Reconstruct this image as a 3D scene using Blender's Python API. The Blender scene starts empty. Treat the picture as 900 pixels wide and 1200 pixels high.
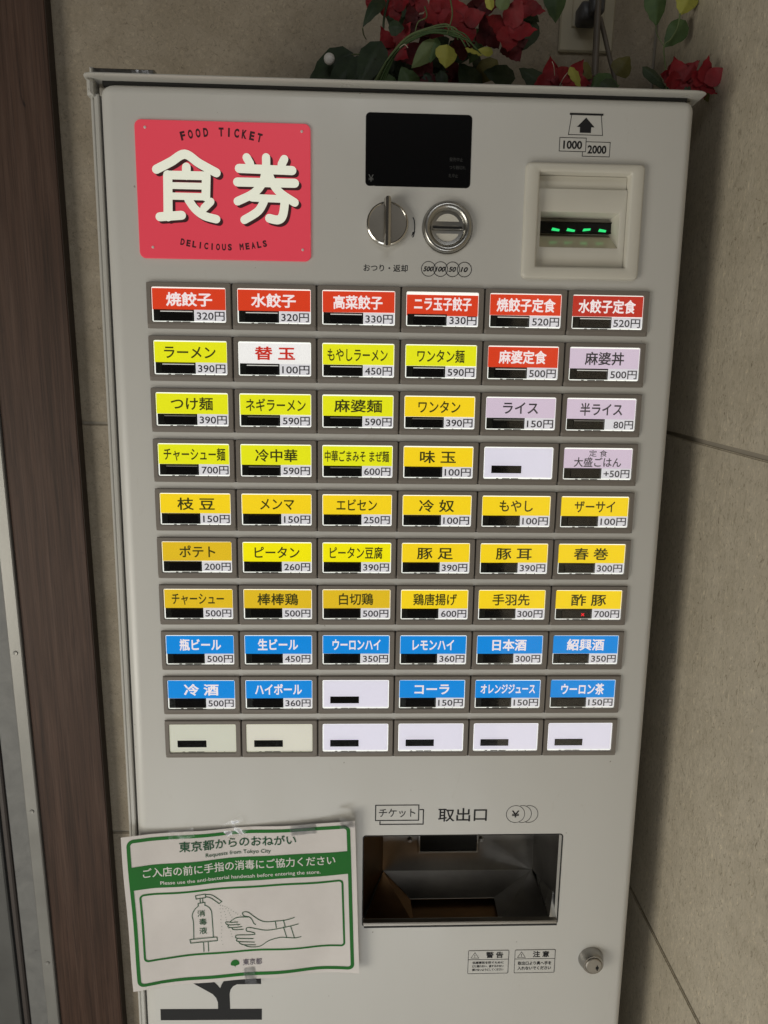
import bpy, math, random
from mathutils import Vector, Matrix, Euler, noise
random.seed(7)
S = bpy.context.scene
COL = S.collection
R = math.radians

# ------------------------------------------------------------------ camera
cam_d = bpy.data.cameras.new('camera'); cam = bpy.data.objects.new('camera', cam_d); COL.objects.link(cam)
cam_d.sensor_fit = 'HORIZONTAL'; cam_d.sensor_width = 36; cam_d.lens = 33.28
cam_d.clip_start = .02; cam_d.clip_end = 50
cam.location = (0, 0, 1.45); cam.rotation_euler = (1.3507618, -.0175661, -.0345715)
S.camera = cam

# ------------------------------------------------------------------ world and lamps
W = bpy.data.worlds.new('World'); S.world = W; W.use_nodes = True
bg = W.node_tree.nodes['Background']
bg.inputs[0].default_value = (1.0, .93, .82, 1); bg.inputs[1].default_value = .035

def area(name, loc, target, sx, sy, power, color):
    d = bpy.data.lights.new(name, 'AREA'); d.shape = 'RECTANGLE'; d.size = sx; d.size_y = sy
    d.energy = power; d.color = color
    o = bpy.data.objects.new(name, d); COL.objects.link(o); o.location = loc
    o.rotation_euler = (Vector(target) - Vector(loc)).to_track_quat('-Z', 'Y').to_euler()
    return o
# daylight from the open door on the left
area('door_daylight', (-1.8, -.55, .68), (.25, .85, .95), 1.0, 1.2, 25.5, (1.0, .95, .84))
# added unseen fill lamps: low one for ground bounce, overhead one brightens the door
area('ground_bounce_fill', (-.05, -.15, .04), (.05, .75, .9), 1.3, .9, 8.5, (.97, .99, 1.0))
area('overhead_fill', (.15, -1.1, 2.95), (.1, .8, 1.1), 1.6, .5, 7, (.98, .99, 1.0))

vs = S.view_settings
S.display_settings.display_device = 'sRGB'
vs.view_transform = 'Standard'; vs.look = 'None'; vs.exposure = 0; vs.gamma = 1; vs.use_curve_mapping = False

# ------------------------------------------------------------------ helpers
def lin(c):
    def f(v):
        v /= 255.
        return v/12.92 if v <= .04045 else ((v+.055)/1.055)**2.4
    return tuple(f(v) for v in c) + (1,)

class NT:
    def __init__(s, name):
        s.m = bpy.data.materials.new(name); s.m.use_nodes = True; s.t = s.m.node_tree
        s.b = s.t.nodes['Principled BSDF']; s.out = s.t.nodes['Material Output']
    def n(s, typ, **kw):
        nd = s.t.nodes.new(typ)
        for k, v in kw.items():
            if k.startswith('i_'):
                key = k[2:]; key = int(key) if key.isdigit() else key.replace('_', ' ')
                nd.inputs[key].default_value = v
            else: setattr(nd, k, v)
        return nd
    def l(s, a, ao, b, bi): s.t.links.new(a.outputs[ao], b.inputs[bi])
    def coord(s, scale=(1, 1, 1), kind='Object', rot=(0, 0, 0)):
        tc = s.n('ShaderNodeTexCoord'); mp = s.n('ShaderNodeMapping')
        mp.inputs['Scale'].default_value = scale; mp.inputs['Rotation'].default_value = rot
        s.l(tc, kind, mp, 'Vector'); return mp
    def noise(s, co, scale, detail=4, rough=.55, dist=0):
        nd = s.n('ShaderNodeTexNoise'); nd.inputs['Scale'].default_value = scale; nd.inputs['Detail'].default_value = detail
        nd.inputs['Roughness'].default_value = rough; nd.inputs['Distortion'].default_value = dist
        s.l(co, 0, nd, 'Vector'); return nd
    def ramp(s, src, so, stops):
        r = s.n('ShaderNodeValToRGB'); e = r.color_ramp.elements
        while len(e) < len(stops): e.new(.5)
        for i, (p, c) in enumerate(stops): e[i].position = p; e[i].color = c
        s.l(src, so, r, 0); return r
    def mix(s, fac, a, b, mode='MIX', f=1.0):
        m = s.n('ShaderNodeMix', data_type='RGBA', blend_type=mode); m.inputs[0].default_value = f
        if fac: s.l(fac[0], fac[1], m, 0)
        for v, i in ((a, 6), (b, 7)):
            if isinstance(v, tuple) and len(v) == 2: s.l(v[0], v[1], m, i)
            else: m.inputs[i].default_value = v
        return m
    def bump(s, src, so, strength, dist):
        b = s.n('ShaderNodeBump'); b.inputs['Strength'].default_value = strength; b.inputs['Distance'].default_value = dist
        s.l(src, so, b, 'Height'); return b

def pm(name, base, rough=.5, metal=0, emit=None, es=1., bump=None, spec=None, coat=0, vary=0):
    t = NT(name); b = t.b
    b.inputs['Base Color'].default_value = base if len(base) == 4 else base + (1,)
    b.inputs['Roughness'].default_value = rough; b.inputs['Metallic'].default_value = metal
    if spec is not None: b.inputs['Specular IOR Level'].default_value = spec
    if coat: b.inputs['Coat Weight'].default_value = coat; b.inputs['Coat Roughness'].default_value = .08
    if emit: b.inputs['Emission Color'].default_value = emit; b.inputs['Emission Strength'].default_value = es
    co = None
    if bump or vary: co = t.coord()
    if bump:
        n = t.noise(co, bump[0], 3); bp = t.bump(n, 0, bump[1], bump[2]); t.l(bp, 0, b, 'Normal')
    if vary:
        n = t.noise(co, 9, 5); c = base if len(base) == 4 else base + (1,)
        r = t.ramp(n, 0, [(.3, tuple(v*(1-vary) for v in c[:3])+(1,)), (.7, tuple(min(1, v*(1+vary)) for v in c[:3])+(1,))])
        t.l(r, 0, b, 'Base Color')
        r2 = t.ramp(n, 0, [(.3, (max(0, rough-.06),)*3+(1,)), (.75, (rough+.08,)*3+(1,))]); t.l(r2, 0, b, 'Roughness')
    return t.m

def clear(name, amount=.10, rough=.06, tint=(1, 1, 1, 1), bump=None):
    t = NT(name); t.t.nodes.remove(t.b)
    tr = t.n('ShaderNodeBsdfTransparent'); tr.inputs[0].default_value = tint
    gl = t.n('ShaderNodeBsdfGlossy'); gl.inputs['Roughness'].default_value = rough
    fr = t.n('ShaderNodeFresnel'); fr.inputs[0].default_value = 1.45
    ad = t.n('ShaderNodeMath', operation='MULTIPLY_ADD'); ad.inputs[1].default_value = 1; ad.inputs[2].default_value = amount
    t.l(fr, 0, ad, 0)
    mx = t.n('ShaderNodeMixShader'); t.l(ad, 0, mx, 0); t.l(tr, 0, mx, 1); t.l(gl, 0, mx, 2); t.l(mx, 0, t.out, 0)
    if bump:
        n = t.noise(t.coord(), bump[0], 3); bp = t.bump(n, 0, bump[1], bump[2]); t.l(bp, 0, gl, 'Normal'); t.l(bp, 0, fr, 'Normal')
    return t.m

class MB:
    def __init__(s): s.v = []; s.f = []; s.sm = False
    def add(s, vs_, fs):
        o = len(s.v); s.v += [tuple(p) for p in vs_]; s.f += [tuple(i+o for i in f) for f in fs]; return s
    def box(s, x0, x1, y0, y1, z0, z1, c=0):
        if c <= 0:
            return s.add([(x, y, z) for x in (x0, x1) for y in (y0, y1) for z in (z0, z1)],
                  [(0, 1, 3, 2), (4, 6, 7, 5), (0, 4, 5, 1), (2, 3, 7, 6), (0, 2, 6, 4), (1, 5, 7, 3)])
        return s.plate([(x0, z0), (x1, z0), (x1, z1), (x0, z1)], [(x0+c, z0+c), (x1-c, z0+c), (x1-c, z1-c), (x0+c, z1-c)], y0, y1, c)
    def plate(s, outer, inner, y0, y1, c):
        """front face 'inner' at y0, chamfer to 'outer' at y0+c, sides to y1"""
        n = len(outer)
        v = [(x, y1, z) for x, z in outer] + [(x, y0+c, z) for x, z in outer] + [(x, y0, z) for x, z in inner]
        f = [tuple(range(2*n, 3*n)), tuple(reversed(range(n)))]
        for k in (0, 1):
            for i in range(n):
                j = (i+1) % n; f.append((k*n+i, k*n+j, (k+1)*n+j, (k+1)*n+i))
        return s.add(v, f)
    def rings(s, rings, caps=(False, False), closed=True):
        n = len(rings[0]); v = [p for r in rings for p in r]; f = []
        for k in range(len(rings)-1):
            for i in range(n if closed else n-1):
                j = (i+1) % n; f.append((k*n+i, k*n+j, (k+1)*n+j, (k+1)*n+i))
        if caps[0]: f.append(tuple(reversed(range(n))))
        if caps[1]: f.append(tuple(range((len(rings)-1)*n, len(rings)*n)))
        return s.add(v, f)
    def build(s, name, mat, parent=None, smooth=None, label=None):
        me = bpy.data.meshes.new(name); me.from_pydata(s.v, [], s.f); me.update()
        return link_mesh(me, name, mat, parent, smooth, label)

def link_mesh(me, name, mat, parent=None, smooth=None, label=None):
    if mat is not None and not len(me.materials): me.materials.append(mat)
    fix_normals(me)
    if smooth:
        me.shade_smooth()
        try: me.set_sharp_from_angle(angle=R(smooth))
        except Exception: pass
    o = bpy.data.objects.new(name, me); COL.objects.link(o)
    if parent: o.parent = parent
    if label: o['label'] = label
    return o

import bmesh
def fix_normals(me):
    b = bmesh.new(); b.from_mesh(me); bmesh.ops.recalc_face_normals(b, faces=b.faces[:]); b.to_mesh(me); b.free()

def tag(o, label=None, cat=None, group=None, kind=None):
    if label: o['label'] = label
    if cat: o['category'] = cat
    if group: o['group'] = group
    if kind: o['kind'] = kind
    return o
def empty(name, loc=(0, 0, 0), rot=(0, 0, 0), parent=None):
    o = bpy.data.objects.new(name, None); COL.objects.link(o); o.location = loc; o.rotation_euler = rot
    o.empty_display_size = .05
    if parent: o.parent = parent
    return o

def rr(x0, x1, z0, z1, r, seg=5):
    pts = []
    for cx, cz, a in ((x1-r, z1-r, 0), (x0+r, z1-r, 90), (x0+r, z0+r, 180), (x1-r, z0+r, 270)):
        for k in range(seg+1):
            t = R(a+90*k/seg); pts.append((cx+r*math.cos(t), cz+r*math.sin(t)))
    return pts
def rplate(x0, x1, z0, z1, r, y0, y1, c=.0006, seg=5, mb=None):
    mb = mb or MB()
    return mb.plate(rr(x0, x1, z0, z1, r, seg), rr(x0+c, x1-c, z0+c, z1-c, max(r-c, 1e-5), seg), y0, y1, c)
def Y(pts, y): return [(x, y, z) for x, z in pts]
def circ(cx, cz, r, n=40): return [(cx+r*math.cos(2*math.pi*k/n), cz+r*math.sin(2*math.pi*k/n)) for k in range(n)]
def lathe(cx, cz, prof, n=48, caps=(False, True), mb=None):
    """prof: list of (radius, y)"""
    return (mb or MB()).rings([Y(circ(cx, cz, r, n), y) for r, y in prof], caps)
def tube(pts, rad, n=8, mb=None, taper=None):
    pts = [Vector(p) for p in pts]; rings = []; up = Vector((0, 1, .1)).normalized()
    for i, p in enumerate(pts):
        d = (pts[min(i+1, len(pts)-1)]-pts[max(i-1, 0)]).normalized()
        a = d.cross(up)
        if a.length < 1e-4: a = d.cross(Vector((1, 0, 0)))
        a.normalize(); b = d.cross(a)
        r = rad*(1 if taper is None else (1+(taper-1)*i/(len(pts)-1)))
        rings.append([p+a*r*math.cos(2*math.pi*k/n)+b*r*math.sin(2*math.pi*k/n) for k in range(n)])
    return (mb or MB()).rings(rings, (True, True))
def smooth_pts(pts, per=6, closed=False):
    P = [Vector(p) for p in pts]; out = []; n = len(P)
    for i in range(n if closed else n-1):
        g = (lambda k: P[k % n]) if closed else (lambda k: P[max(0, min(n-1, k))])
        a, b, c, d = g(i-1), g(i), g(i+1), g(i+2)
        for k in range(per):
            t = k/per
            out.append(.5*((2*b)+(c-a)*t+(2*a-5*b+4*c-d)*t*t+(3*b-a-3*c+d)*t*t*t))
    if not closed: out.append(P[-1])
    return out
def ribbon(pts, w, y, closed=False, cap=True, mb=None, thick=0.00015):
    """a flat printed stroke of width w (x,z plane) with round ends, one clean sheet"""
    P = [Vector((p[0], p[1])) for p in pts]; n = len(P); L, Rr = [], []
    for i in range(n):
        a = P[(i-1) % n] if closed else P[max(i-1, 0)]; c = P[(i+1) % n] if closed else P[min(i+1, n-1)]; b = P[i]
        d1 = (b-a); d2 = (c-b)
        if d1.length < 1e-9: d1 = d2
        if d2.length < 1e-9: d2 = d1
        d1 = d1.normalized(); d2 = d2.normalized(); t = (d1+d2)
        t = d1 if t.length < .3 else t.normalized()
        nn = Vector((-t.y, t.x)); k = 1/max(.6, nn.dot(Vector((-d1.y, d1.x))))
        L.append(b+nn*w/2*k); Rr.append(b-nn*w/2*k)
    mb = mb or MB()
    if closed:
        v = Y(L, y)+Y(Rr, y); mb.add(v, [(i, (i+1) % n, n+(i+1) % n, n+i) for i in range(n)])
    else:
        v = Y(L, y)+Y(Rr, y); f = [(i, i+1, n+i+1, n+i) for i in range(n-1)]; mb.add(v, f)
        if cap:
            for (c, l, r2, s) in ((P[0], L[0], Rr[0], 1), (P[-1], Rr[-1], L[-1], 1)):
                a0 = math.atan2((l-c).y, (l-c).x)
                arc = [c+Vector((math.cos(a0+math.pi*k/6), math.sin(a0+math.pi*k/6)))*w/2 for k in range(7)]
                mb.add(Y(arc, y), [tuple(range(7))])
    return mb

# print lettering: jobs are collected and meshed together in one pass
JOBS = []
def text(s, x, z, em, parent, mat, y, width=None, bold=.02, name='lettering', shear=0, rot=0, warp=None, anchor='c', label=None):
    JOBS.append(dict(s=s, x=x, z=z, em=em, parent=parent, mat=mat, y=y, width=width, bold=bold, name=name, shear=shear, rot=rot, warp=warp, anchor=anchor, label=label))
def run_jobs():
    cache = {}
    for j in JOBS:
        key = (j['s'], j['bold'], j['shear'])
        if key in cache: continue
        c = bpy.data.curves.new('tmp', 'FONT'); c.body = j['s']; c.bevel_depth = j['bold']; c.bevel_resolution = 0; c.resolution_u = 3
        c.shear = j['shear']
        o = bpy.data.objects.new('tmp', c); COL.objects.link(o); cache[key] = o
    dg = bpy.context.evaluated_depsgraph_get(); dg.update()
    meshes = {}
    for k, o in cache.items():
        me = bpy.data.meshes.new_from_object(o.evaluated_get(dg))
        V = [tuple(v.co) for v in me.vertices]; F = [tuple(p.vertices) for p in me.polygons if p.normal.z > .05]
        used = sorted({i for f in F for i in f}); ix = {a: b for b, a in enumerate(used)}
        V = [V[i] for i in used]; F = [tuple(ix[i] for i in f) for f in F]
        xs = [v[0] for v in V]; meshes[k] = (V, F, min(xs), max(xs)); bpy.data.meshes.remove(me)
    for o in cache.values():
        c = o.data; bpy.data.objects.remove(o); bpy.data.curves.remove(c)
    for j in JOBS:
        V, F, x0, x1 = meshes[(j['s'], j['bold'], j['shear'])]
        sx = j['em'] if j['width'] is None else j['width']/(x1-x0)
        ax = {'c': (x0+x1)/2, 'l': x0, 'r': x1}[j['anchor']]
        cjk = any(ord(ch) > 0x2000 for ch in j['s']); cy = .38 if cjk else .35
        cr, sr = math.cos(j['rot']), math.sin(j['rot']); out = []
        for v in V:
            a = (v[0]-ax)*sx; b = (v[1]-cy)*j['em']
            px, pz = j['x']+a*cr-b*sr, j['z']+a*sr+b*cr; py = j['y']-.00004-(v[2]*.0012 if j['bold'] else 0)
            out.append(j['warp'](px, pz, py) if j['warp'] else (px, py, pz))
        me = bpy.data.meshes.new(j['name']); me.from_pydata(out, [], F); me.materials.append(j['mat'])
        o = bpy.data.objects.new(j['name'], me); COL.objects.link(o); o.parent = j['parent']
        if j['label']: o['label'] = j['label']

# ------------------------------------------------------------------ materials
def tile_mat(name, c0, c1, c2, stretch, fleck):
    t = NT(name); co = t.coord()
    big = t.noise(co, 3.2, 5, .6); mid = t.noise(co, 22, 6, .65, .4)
    cs = t.coord(stretch); fine = t.noise(cs, 150, 4, .7, 1.2)
    a = t.ramp(big, 0, [(.3, c0), (.7, c1)]); b = t.ramp(mid, 0, [(.35, c0), (.65, c2)])
    m1 = t.mix(None, (a, 0), (b, 0), f=.5)
    d = t.ramp(fine, 0, [(.30, (.58, .56, .53, 1)), (.46, (.97, .97, .97, 1)), (.58, (1.03, 1.03, 1.03, 1)), (.70, (1.42, 1.40, 1.34, 1))])
    m2 = t.mix(None, (m1, 2), (d, 0), 'MULTIPLY', fleck)
    ck = t.coord((stretch[0]*.6, stretch[1]*.6, stretch[2]*.6)); f2 = t.noise(ck, 150, 2, .5, 3.5)
    d2 = t.ramp(f2, 0, [(.29, (.5, .47, .43, 1)), (.36, (1, 1, 1, 1))])
    m3 = t.mix(None, (m2, 2), (d2, 0), 'MULTIPLY', fleck)
    t.l(m3, 2, t.b, 'Base Color'); t.b.inputs['Roughness'].default_value = .62
    ad = t.n('ShaderNodeMath', operation='ADD'); t.l(fine, 0, ad, 0); t.l(mid, 0, ad, 1)
    bp = t.bump(ad, 0, .35, .0012); t.l(bp, 0, t.b, 'Normal'); return t.m
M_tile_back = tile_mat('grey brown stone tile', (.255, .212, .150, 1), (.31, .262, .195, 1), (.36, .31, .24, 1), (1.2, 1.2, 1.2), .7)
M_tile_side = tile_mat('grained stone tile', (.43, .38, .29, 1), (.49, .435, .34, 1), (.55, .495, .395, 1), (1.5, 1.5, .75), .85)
M_grout = pm('grout', (.30, .27, .22), .9, bump=(300, .3, .0005))

t = NT('walnut board'); co = t.coord((26, 26, 1.1)); n1 = t.noise(co, 3.2, 8, .62, .6); co2 = t.coord((90, 90, 1.6)); n2 = t.noise(co2, 4.5, 4, .7)
r1 = t.ramp(n1, 0, [(.28, (.034, .018, .011, 1)), (.5, (.060, .032, .021, 1)), (.72, (.092, .054, .038, 1))])
r2 = t.ramp(n2, 0, [(.33, (.62, .6, .6, 1)), (.5, (1, 1, 1, 1)), (.72, (1.2, 1.18, 1.15, 1))]); mm = t.mix(None, (r1, 0), (r2, 0), 'MULTIPLY')
co3 = t.coord((1, 1, .45)); n3 = t.noise(co3, 45, 2, .5, 1); r3 = t.ramp(n3, 0, [(.20, (.3, .28, .27, 1)), (.25, (1, 1, 1, 1))]); m4 = t.mix(None, (mm, 2), (r3, 0), 'MULTIPLY')
t.l(m4, 2, t.b, 'Base Color'); t.b.inputs['Roughness'].default_value = .6; t.b.inputs['Specular IOR Level'].default_value = .35; bp = t.bump(n2, 0, .35, .0008); t.l(bp, 0, t.b, 'Normal'); M_wood = t.m
M_wood_edge = pm('dark board edge', (.035, .022, .015), .6)
M_alu = pm('brushed aluminium', (.30, .295, .275), .45, .5, bump=(260, .25, .0004), vary=.12)

t = NT('chipped grey paint'); co = t.coord(); n1 = t.noise(co, 26, 6, .7, .8)
r1 = t.ramp(n1, 0, [(.30, (.03, .028, .026, 1)), (.345, (.15, .15, .145, 1)), (.7, (.20, .20, .19, 1))]); t.l(r1, 0, t.b, 'Base Color')
t.b.inputs['Roughness'].default_value = .6; bp = t.bump(n1, 0, .4, .001); t.l(bp, 0, t.b, 'Normal'); M_chip = t.m
M_rubber = pm('black rubber', (.012, .012, .012), .7)
M_doorpane = pm('grey door sheet', (.10, .10, .095), .5, bump=(80, .3, .001), vary=.2)

def paint(name, base, rough):
    t = NT(name); co = t.coord(); fine = t.noise(co, 520, 2); big = t.noise(co, 3, 4)
    r0 = t.ramp(big, 0, [(.3, tuple(v*.965 for v in base)+(1,)), (.7, base+(1,))]); gr = t.noise(t.coord((1, 1, .35)), 30, 6, .7, 1.5)
    r = t.ramp(gr, 0, [(.26, (.86, .84, .80, 1)), (.36, (1, 1, 1, 1))]); r = t.mix(None, (r0, 0), (r, 0), 'MULTIPLY', .6)
    sp = t.noise(co, 170, 1, .3); r2 = t.ramp(sp, 0, [(.17, (.45, .42, .38, 1)), (.19, (1, 1, 1, 1))]); m = t.mix(None, (r, 2), (r2, 0), 'MULTIPLY', .8)
    co2 = t.coord((1, 1, .18)); sm = t.noise(co2, 14, 5, .6, .5); r3 = t.ramp(sm, 0, [(.35, (rough-.05,)*3+(1,)), (.7, (rough+.12,)*3+(1,))]); t.l(r3, 0, t.b, 'Roughness')
    t.l(m, 2, t.b, 'Base Color'); bp = t.bump(fine, 0, .10, .0004); t.l(bp, 0, t.b, 'Normal'); return t.m
M_body = paint('warm grey enamel', (.585, .575, .540), .33)
M_cap = paint('cap enamel', (.50, .49, .45), .30)
M_bezel = pm('taupe plastic', (.195, .172, .148), .5, bump=(900, .12, .0002), vary=.04)
M_gap = pm('dark joint', (.01, .01, .01), .9)
M_ivory = pm('ivory plastic', (.62, .595, .52), .38, bump=(700, .06, .0002), vary=.03)
M_lamp_white = pm('lit diffuser', (.8, .8, .78), .4, emit=lin((248, 250, 240)), es=1.0)
M_lamp_cream = pm('dim lit diffuser', (.7, .7, .62), .4, emit=lin((196, 196, 176)), es=.72)
M_blank = pm('lit blank label', (.7, .7, .75), .5, emit=lin((222, 218, 230)), es=.80)
M_blank_cream = pm('lit cream blank label', (.7, .7, .6), .5, emit=lin((205, 205, 188)), es=.70)
M_blank_cream2 = pm('lit warm blank label', (.7, .7, .6), .5, emit=lin((215, 211, 196)), es=.75)
def lit(name, c, es=.82, k=.45):
    l = lin(c); return pm(name, tuple(v*k for v in l[:3]), .45, emit=l, es=es)
M_red = lit('lit red film', (224, 66, 32)); M_red_dim = lit('dim lit red film', (200, 52, 36), .75)
M_lime = lit('lit lime film', (230, 230, 26), .92); M_lemon = lit('lit lemon film', (248, 236, 10), .88)
M_gold = lit('lit golden film', (248, 214, 30), .90); M_gold_dim = lit('dim golden film', (232, 194, 36), .84)
M_blue = lit('lit blue film', (12, 142, 226), .85); M_lav = lit('lit lavender film', (216, 198, 214), .85); M_wht = lit('lit white film', (238, 236, 232), .95)
M_price = lit('lit price film', (216, 214, 216), .92)
M_ink = pm('black ink', (.014, .014, .016), .6, spec=.25); M_olive = pm('dark olive ink', (.045, .045, .012), .5, emit=(.05, .052, .008, 1), es=.6)
M_dark = pm('dark grey ink', (.03, .028, .03), .5, emit=(.05, .045, .05, 1), es=.5)
M_white_ink = lit('lit white lettering', (250, 238, 236), .85); M_red_ink = lit('lit red lettering', (215, 50, 34), .75)
M_window = pm('black glossy window', (.006, .006, .006), .10, spec=.9)
M_window_side = pm('dark smoked side', (.035, .04, .032), .3)
M_edge = pm('window edge', (.05, .05, .045), .15, spec=1.0)
M_led_red = pm('red lamp', (.2, 0, 0), .4, emit=(1, .02, .03, 1), es=1.0)
M_led_green = pm('green lamp', (.02, .2, .06), .3, emit=(.03, .85, .22, 1), es=.9)
M_cover = clear('clear key cover', .0, .04)
M_pink = pm('backlit pink film', (.34, .03, .045), .42, emit=lin((222, 66, 82)), es=.58, coat=.2)
M_kanji = pm('milk white letters', (.62, .64, .54), .4, emit=lin((228, 229, 212)), es=.55)
M_maroon = pm('maroon print', (.06, .008, .012), .5)
M_rivet = pm('pink rivet', (.75, .6, .58), .35)
M_black = pm('black display glass', (.004, .004, .0045), .12, spec=.35)
M_faint = pm('faint grey print', (.10, .10, .095), .5); M_faint2 = pm('fainter grey print', (.035, .035, .033), .5)
M_chrome = pm('polished chrome', (.62, .60, .56), .17, 1.0)
M_brush = pm('brushed steel face', (.33, .305, .265), .42, 1.0, bump=(400, .2, .0002), vary=.15)
M_steel = pm('satin steel', (.46, .45, .42), .28, 1.0, vary=.1)
M_tray = pm('stained steel', (.30, .29, .275), .30, 1.0, bump=(60, .12, .0008), vary=.4)
M_tray_warm_refl = pm('stained steel with painted warm reflection', (.26, .15, .07), .34, 1.0, bump=(60, .15, .001), vary=.4)  # warm reflections in the tray steel painted in as brown
M_hole = pm('black hole', (.004, .004, .004), .8)
M_paper = None
t = NT('poster paper'); co = t.coord(); n1 = t.noise(co, 12, 5, .6); r1 = t.ramp(n1, 0, [(.3, (.60, .56, .53, 1)), (.7, (.68, .64, .61, 1))]); t.l(r1, 0, t.b, 'Base Color')
t.b.inputs['Roughness'].default_value = .5; n2 = t.noise(co, 20, 4); bp = t.bump(n2, 0, .35, .002); t.l(bp, 0, t.b, 'Normal'); M_paper = t.m
M_green = pm('green print', (.014, .150, .020), .62, spec=.25, vary=.12); M_pgreen = pm('dark green print', (.012, .085, .035), .6, spec=.25)
M_ptext = pm('white print', (.66, .64, .60), .45); M_pgrey = pm('grey violet print', (.10, .08, .11), .5)
M_tape = clear('clear tape', .01, .38, (.975, .97, .955, 1), bump=(60, .6, .002))
M_logo = pm('charcoal vinyl', (.018, .018, .018), .6, spec=.25)
M_outlet = pm('old ivory plate', (.42, .38, .28), .45, vary=.05)
M_plug = pm('grey plug', (.07, .07, .075), .45); M_cable = pm('brown grey cable', (.13, .11, .09), .5)
M_sleeve = clear('clear plastic sleeve', .22, .22, (.85, .85, .82, 1), bump=(40, .8, .003))
M_sleeve_in = pm('grey white slip', (.60, .58, .53), .6, vary=.15)
M_pin = pm('white pin', (.75, .73, .7), .35)

def leafmat(name, c0, c1, rough=.58):
    t = NT(name); co = t.coord(); n = t.noise(co, 45, 5, .6); r = t.ramp(n, 0, [(.3, c0+(1,)), (.7, c1+(1,))]); t.l(r, 0, t.b, 'Base Color')
    t.b.inputs['Roughness'].default_value = rough; n2 = t.noise(co, 160, 3); bp = t.bump(n2, 0, .3, .0012); t.l(bp, 0, t.b, 'Normal'); return t.m
M_leaf_dark = leafmat('dark green leaf', (.012, .026, .010), (.028, .052, .018)); M_leaf = leafmat('green leaf', (.035, .075, .022), (.075, .13, .04))
M_leaf_pale = leafmat('pale green leaf', (.09, .13, .05), (.15, .20, .08)); M_leaf_yel = leafmat('yellow green leaf', (.30, .31, .05), (.40, .38, .07))
M_leaf_olive = leafmat('olive leaf', (.09, .085, .015), (.14, .12, .025))
M_petal = leafmat('red petal', (.15, .003, .007), (.27, .006, .014), .62); M_petal_dark = leafmat('deep red petal', (.06, .0015, .004), (.11, .003, .007), .62)
M_stem = leafmat('green stem', (.07, .09, .03), (.12, .15, .06)); M_stamen = pm('cream stamen', (.55, .48, .38), .5)

# ------------------------------------------------------------------ walls
BY = 1.034          # distance of the back wall
SX = .387           # the side wall
FZ = 0.0
def slab(x0, x1, y0, y1, z0, z1, c=.0012):
    mb = MB()
    v = []
    b = bmesh.new(); 
    return x0, x1, y0, y1, z0, z1
def tile_obj(name, dims, mat, parent):
    x0, x1, y0, y1, z0, z1 = dims
    b = bmesh.new(); bmesh.ops.create_cube(b, size=1)
    for v in b.verts: v.co = Vector((x0+(v.co.x+.5)*(x1-x0), y0+(v.co.y+.5)*(y1-y0), z0+(v.co.z+.5)*(z1-z0)))
    bmesh.ops.bevel(b, geom=b.edges[:], offset=.0013, segments=2, affect='EDGES')
    me = bpy.data.meshes.new(name); b.to_mesh(me); b.free(); me.materials.append(mat)
    o = bpy.data.objects.new(name, me); COL.objects.link(o); o.parent = parent; return o
bw = MB().box(-1.6, SX+.10, BY+.003, BY+.12, 0, 2.7).build('back_wall', M_grout)
tag(bw, 'back wall of large grey brown stone tiles behind the machine', kind='structure')
jb = [0.003, .678, 1.345, 2.012, 2.679]
for i in range(len(jb)-1):
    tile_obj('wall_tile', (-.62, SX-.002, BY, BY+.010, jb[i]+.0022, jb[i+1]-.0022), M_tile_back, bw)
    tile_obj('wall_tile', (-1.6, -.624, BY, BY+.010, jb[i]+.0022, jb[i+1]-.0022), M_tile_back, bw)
sw = MB().box(SX+.0025, SX+.12, -.3, BY+.005, 0, 2.7).build('side_wall', M_grout)
tag(sw, 'right side wall of pale grained stone tiles', kind='structure')
js = [0.05, .725, 1.359, 2.03, 2.69]
for i in range(len(js)-1):
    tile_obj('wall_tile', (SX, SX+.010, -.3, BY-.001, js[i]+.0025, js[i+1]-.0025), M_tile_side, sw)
fl = MB().box(-1.6, SX+.1, -1.0, BY+.1, -.05, 0).build('floor', pm('dark floor tile', (.16, .15, .135), .5, bump=(30, .3, .002), vary=.15))
tag(fl, 'dark floor under the machine', kind='structure')

# door frame on the left
fr = empty('door_frame', (-.55, 1.0, 0)); tag(fr, 'walnut brown wooden board and chipped grey metal frame of the doorway on the left', 'door frame')
def fbox(name, mat, x0, x1, y0, y1, z0, z1, c=.001, label=None):
    o = MB().box(x0, x1, y0, y1, z0, z1, c).build(name, mat, fr, label=label); o.matrix_parent_inverse = Matrix.Translation((.55, -1.0, 0)); return o
fbox('wood_board', M_wood, -.4985, -.395, BY-.021, BY-.0015, .0, 2.65, .0012)
fbox('board_edge', M_wood_edge, -.3953, -.3945, BY-.0198, BY-.0012, .0, 2.65, 0)
fbox('metal_strip', M_alu, -.5182, -.4990, BY-.026, BY-.002, .0, 2.65, .0015, 'pale aluminium strip beside the wooden board')
fbox('painted_jamb', M_chip, -.5520, -.5186, BY-.016, BY-.002, .0, 2.65, .002, 'grey painted jamb with chipped paint')
fbox('brown_bead', pm('brown bead', (.06, .05, .045), .5), -.5610, -.5524, BY-.020, BY-.002, 0, 2.65, .002)
fbox('door_gasket', M_rubber, -.5660, -.5614, BY-.012, BY-.002, 0, 2.65, .001)
fbox('door_leaf', M_doorpane, -.95, -.5664, BY-.018, BY-.002, 0, 2.65, .002, 'dark grey edge of the sliding door')
for z in (1.285, 1.003, .735, .45):
    sc = lathe(-.5085, z, [(.0036, BY-.0261), (.0033, BY-.0268), (.0028, BY-.0274), (.0012, BY-.0271)], 16).build('screw', M_alu, fr, smooth=40)
    sc.matrix_parent_inverse = Matrix.Translation((.55, -1.0, 0))

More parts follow.
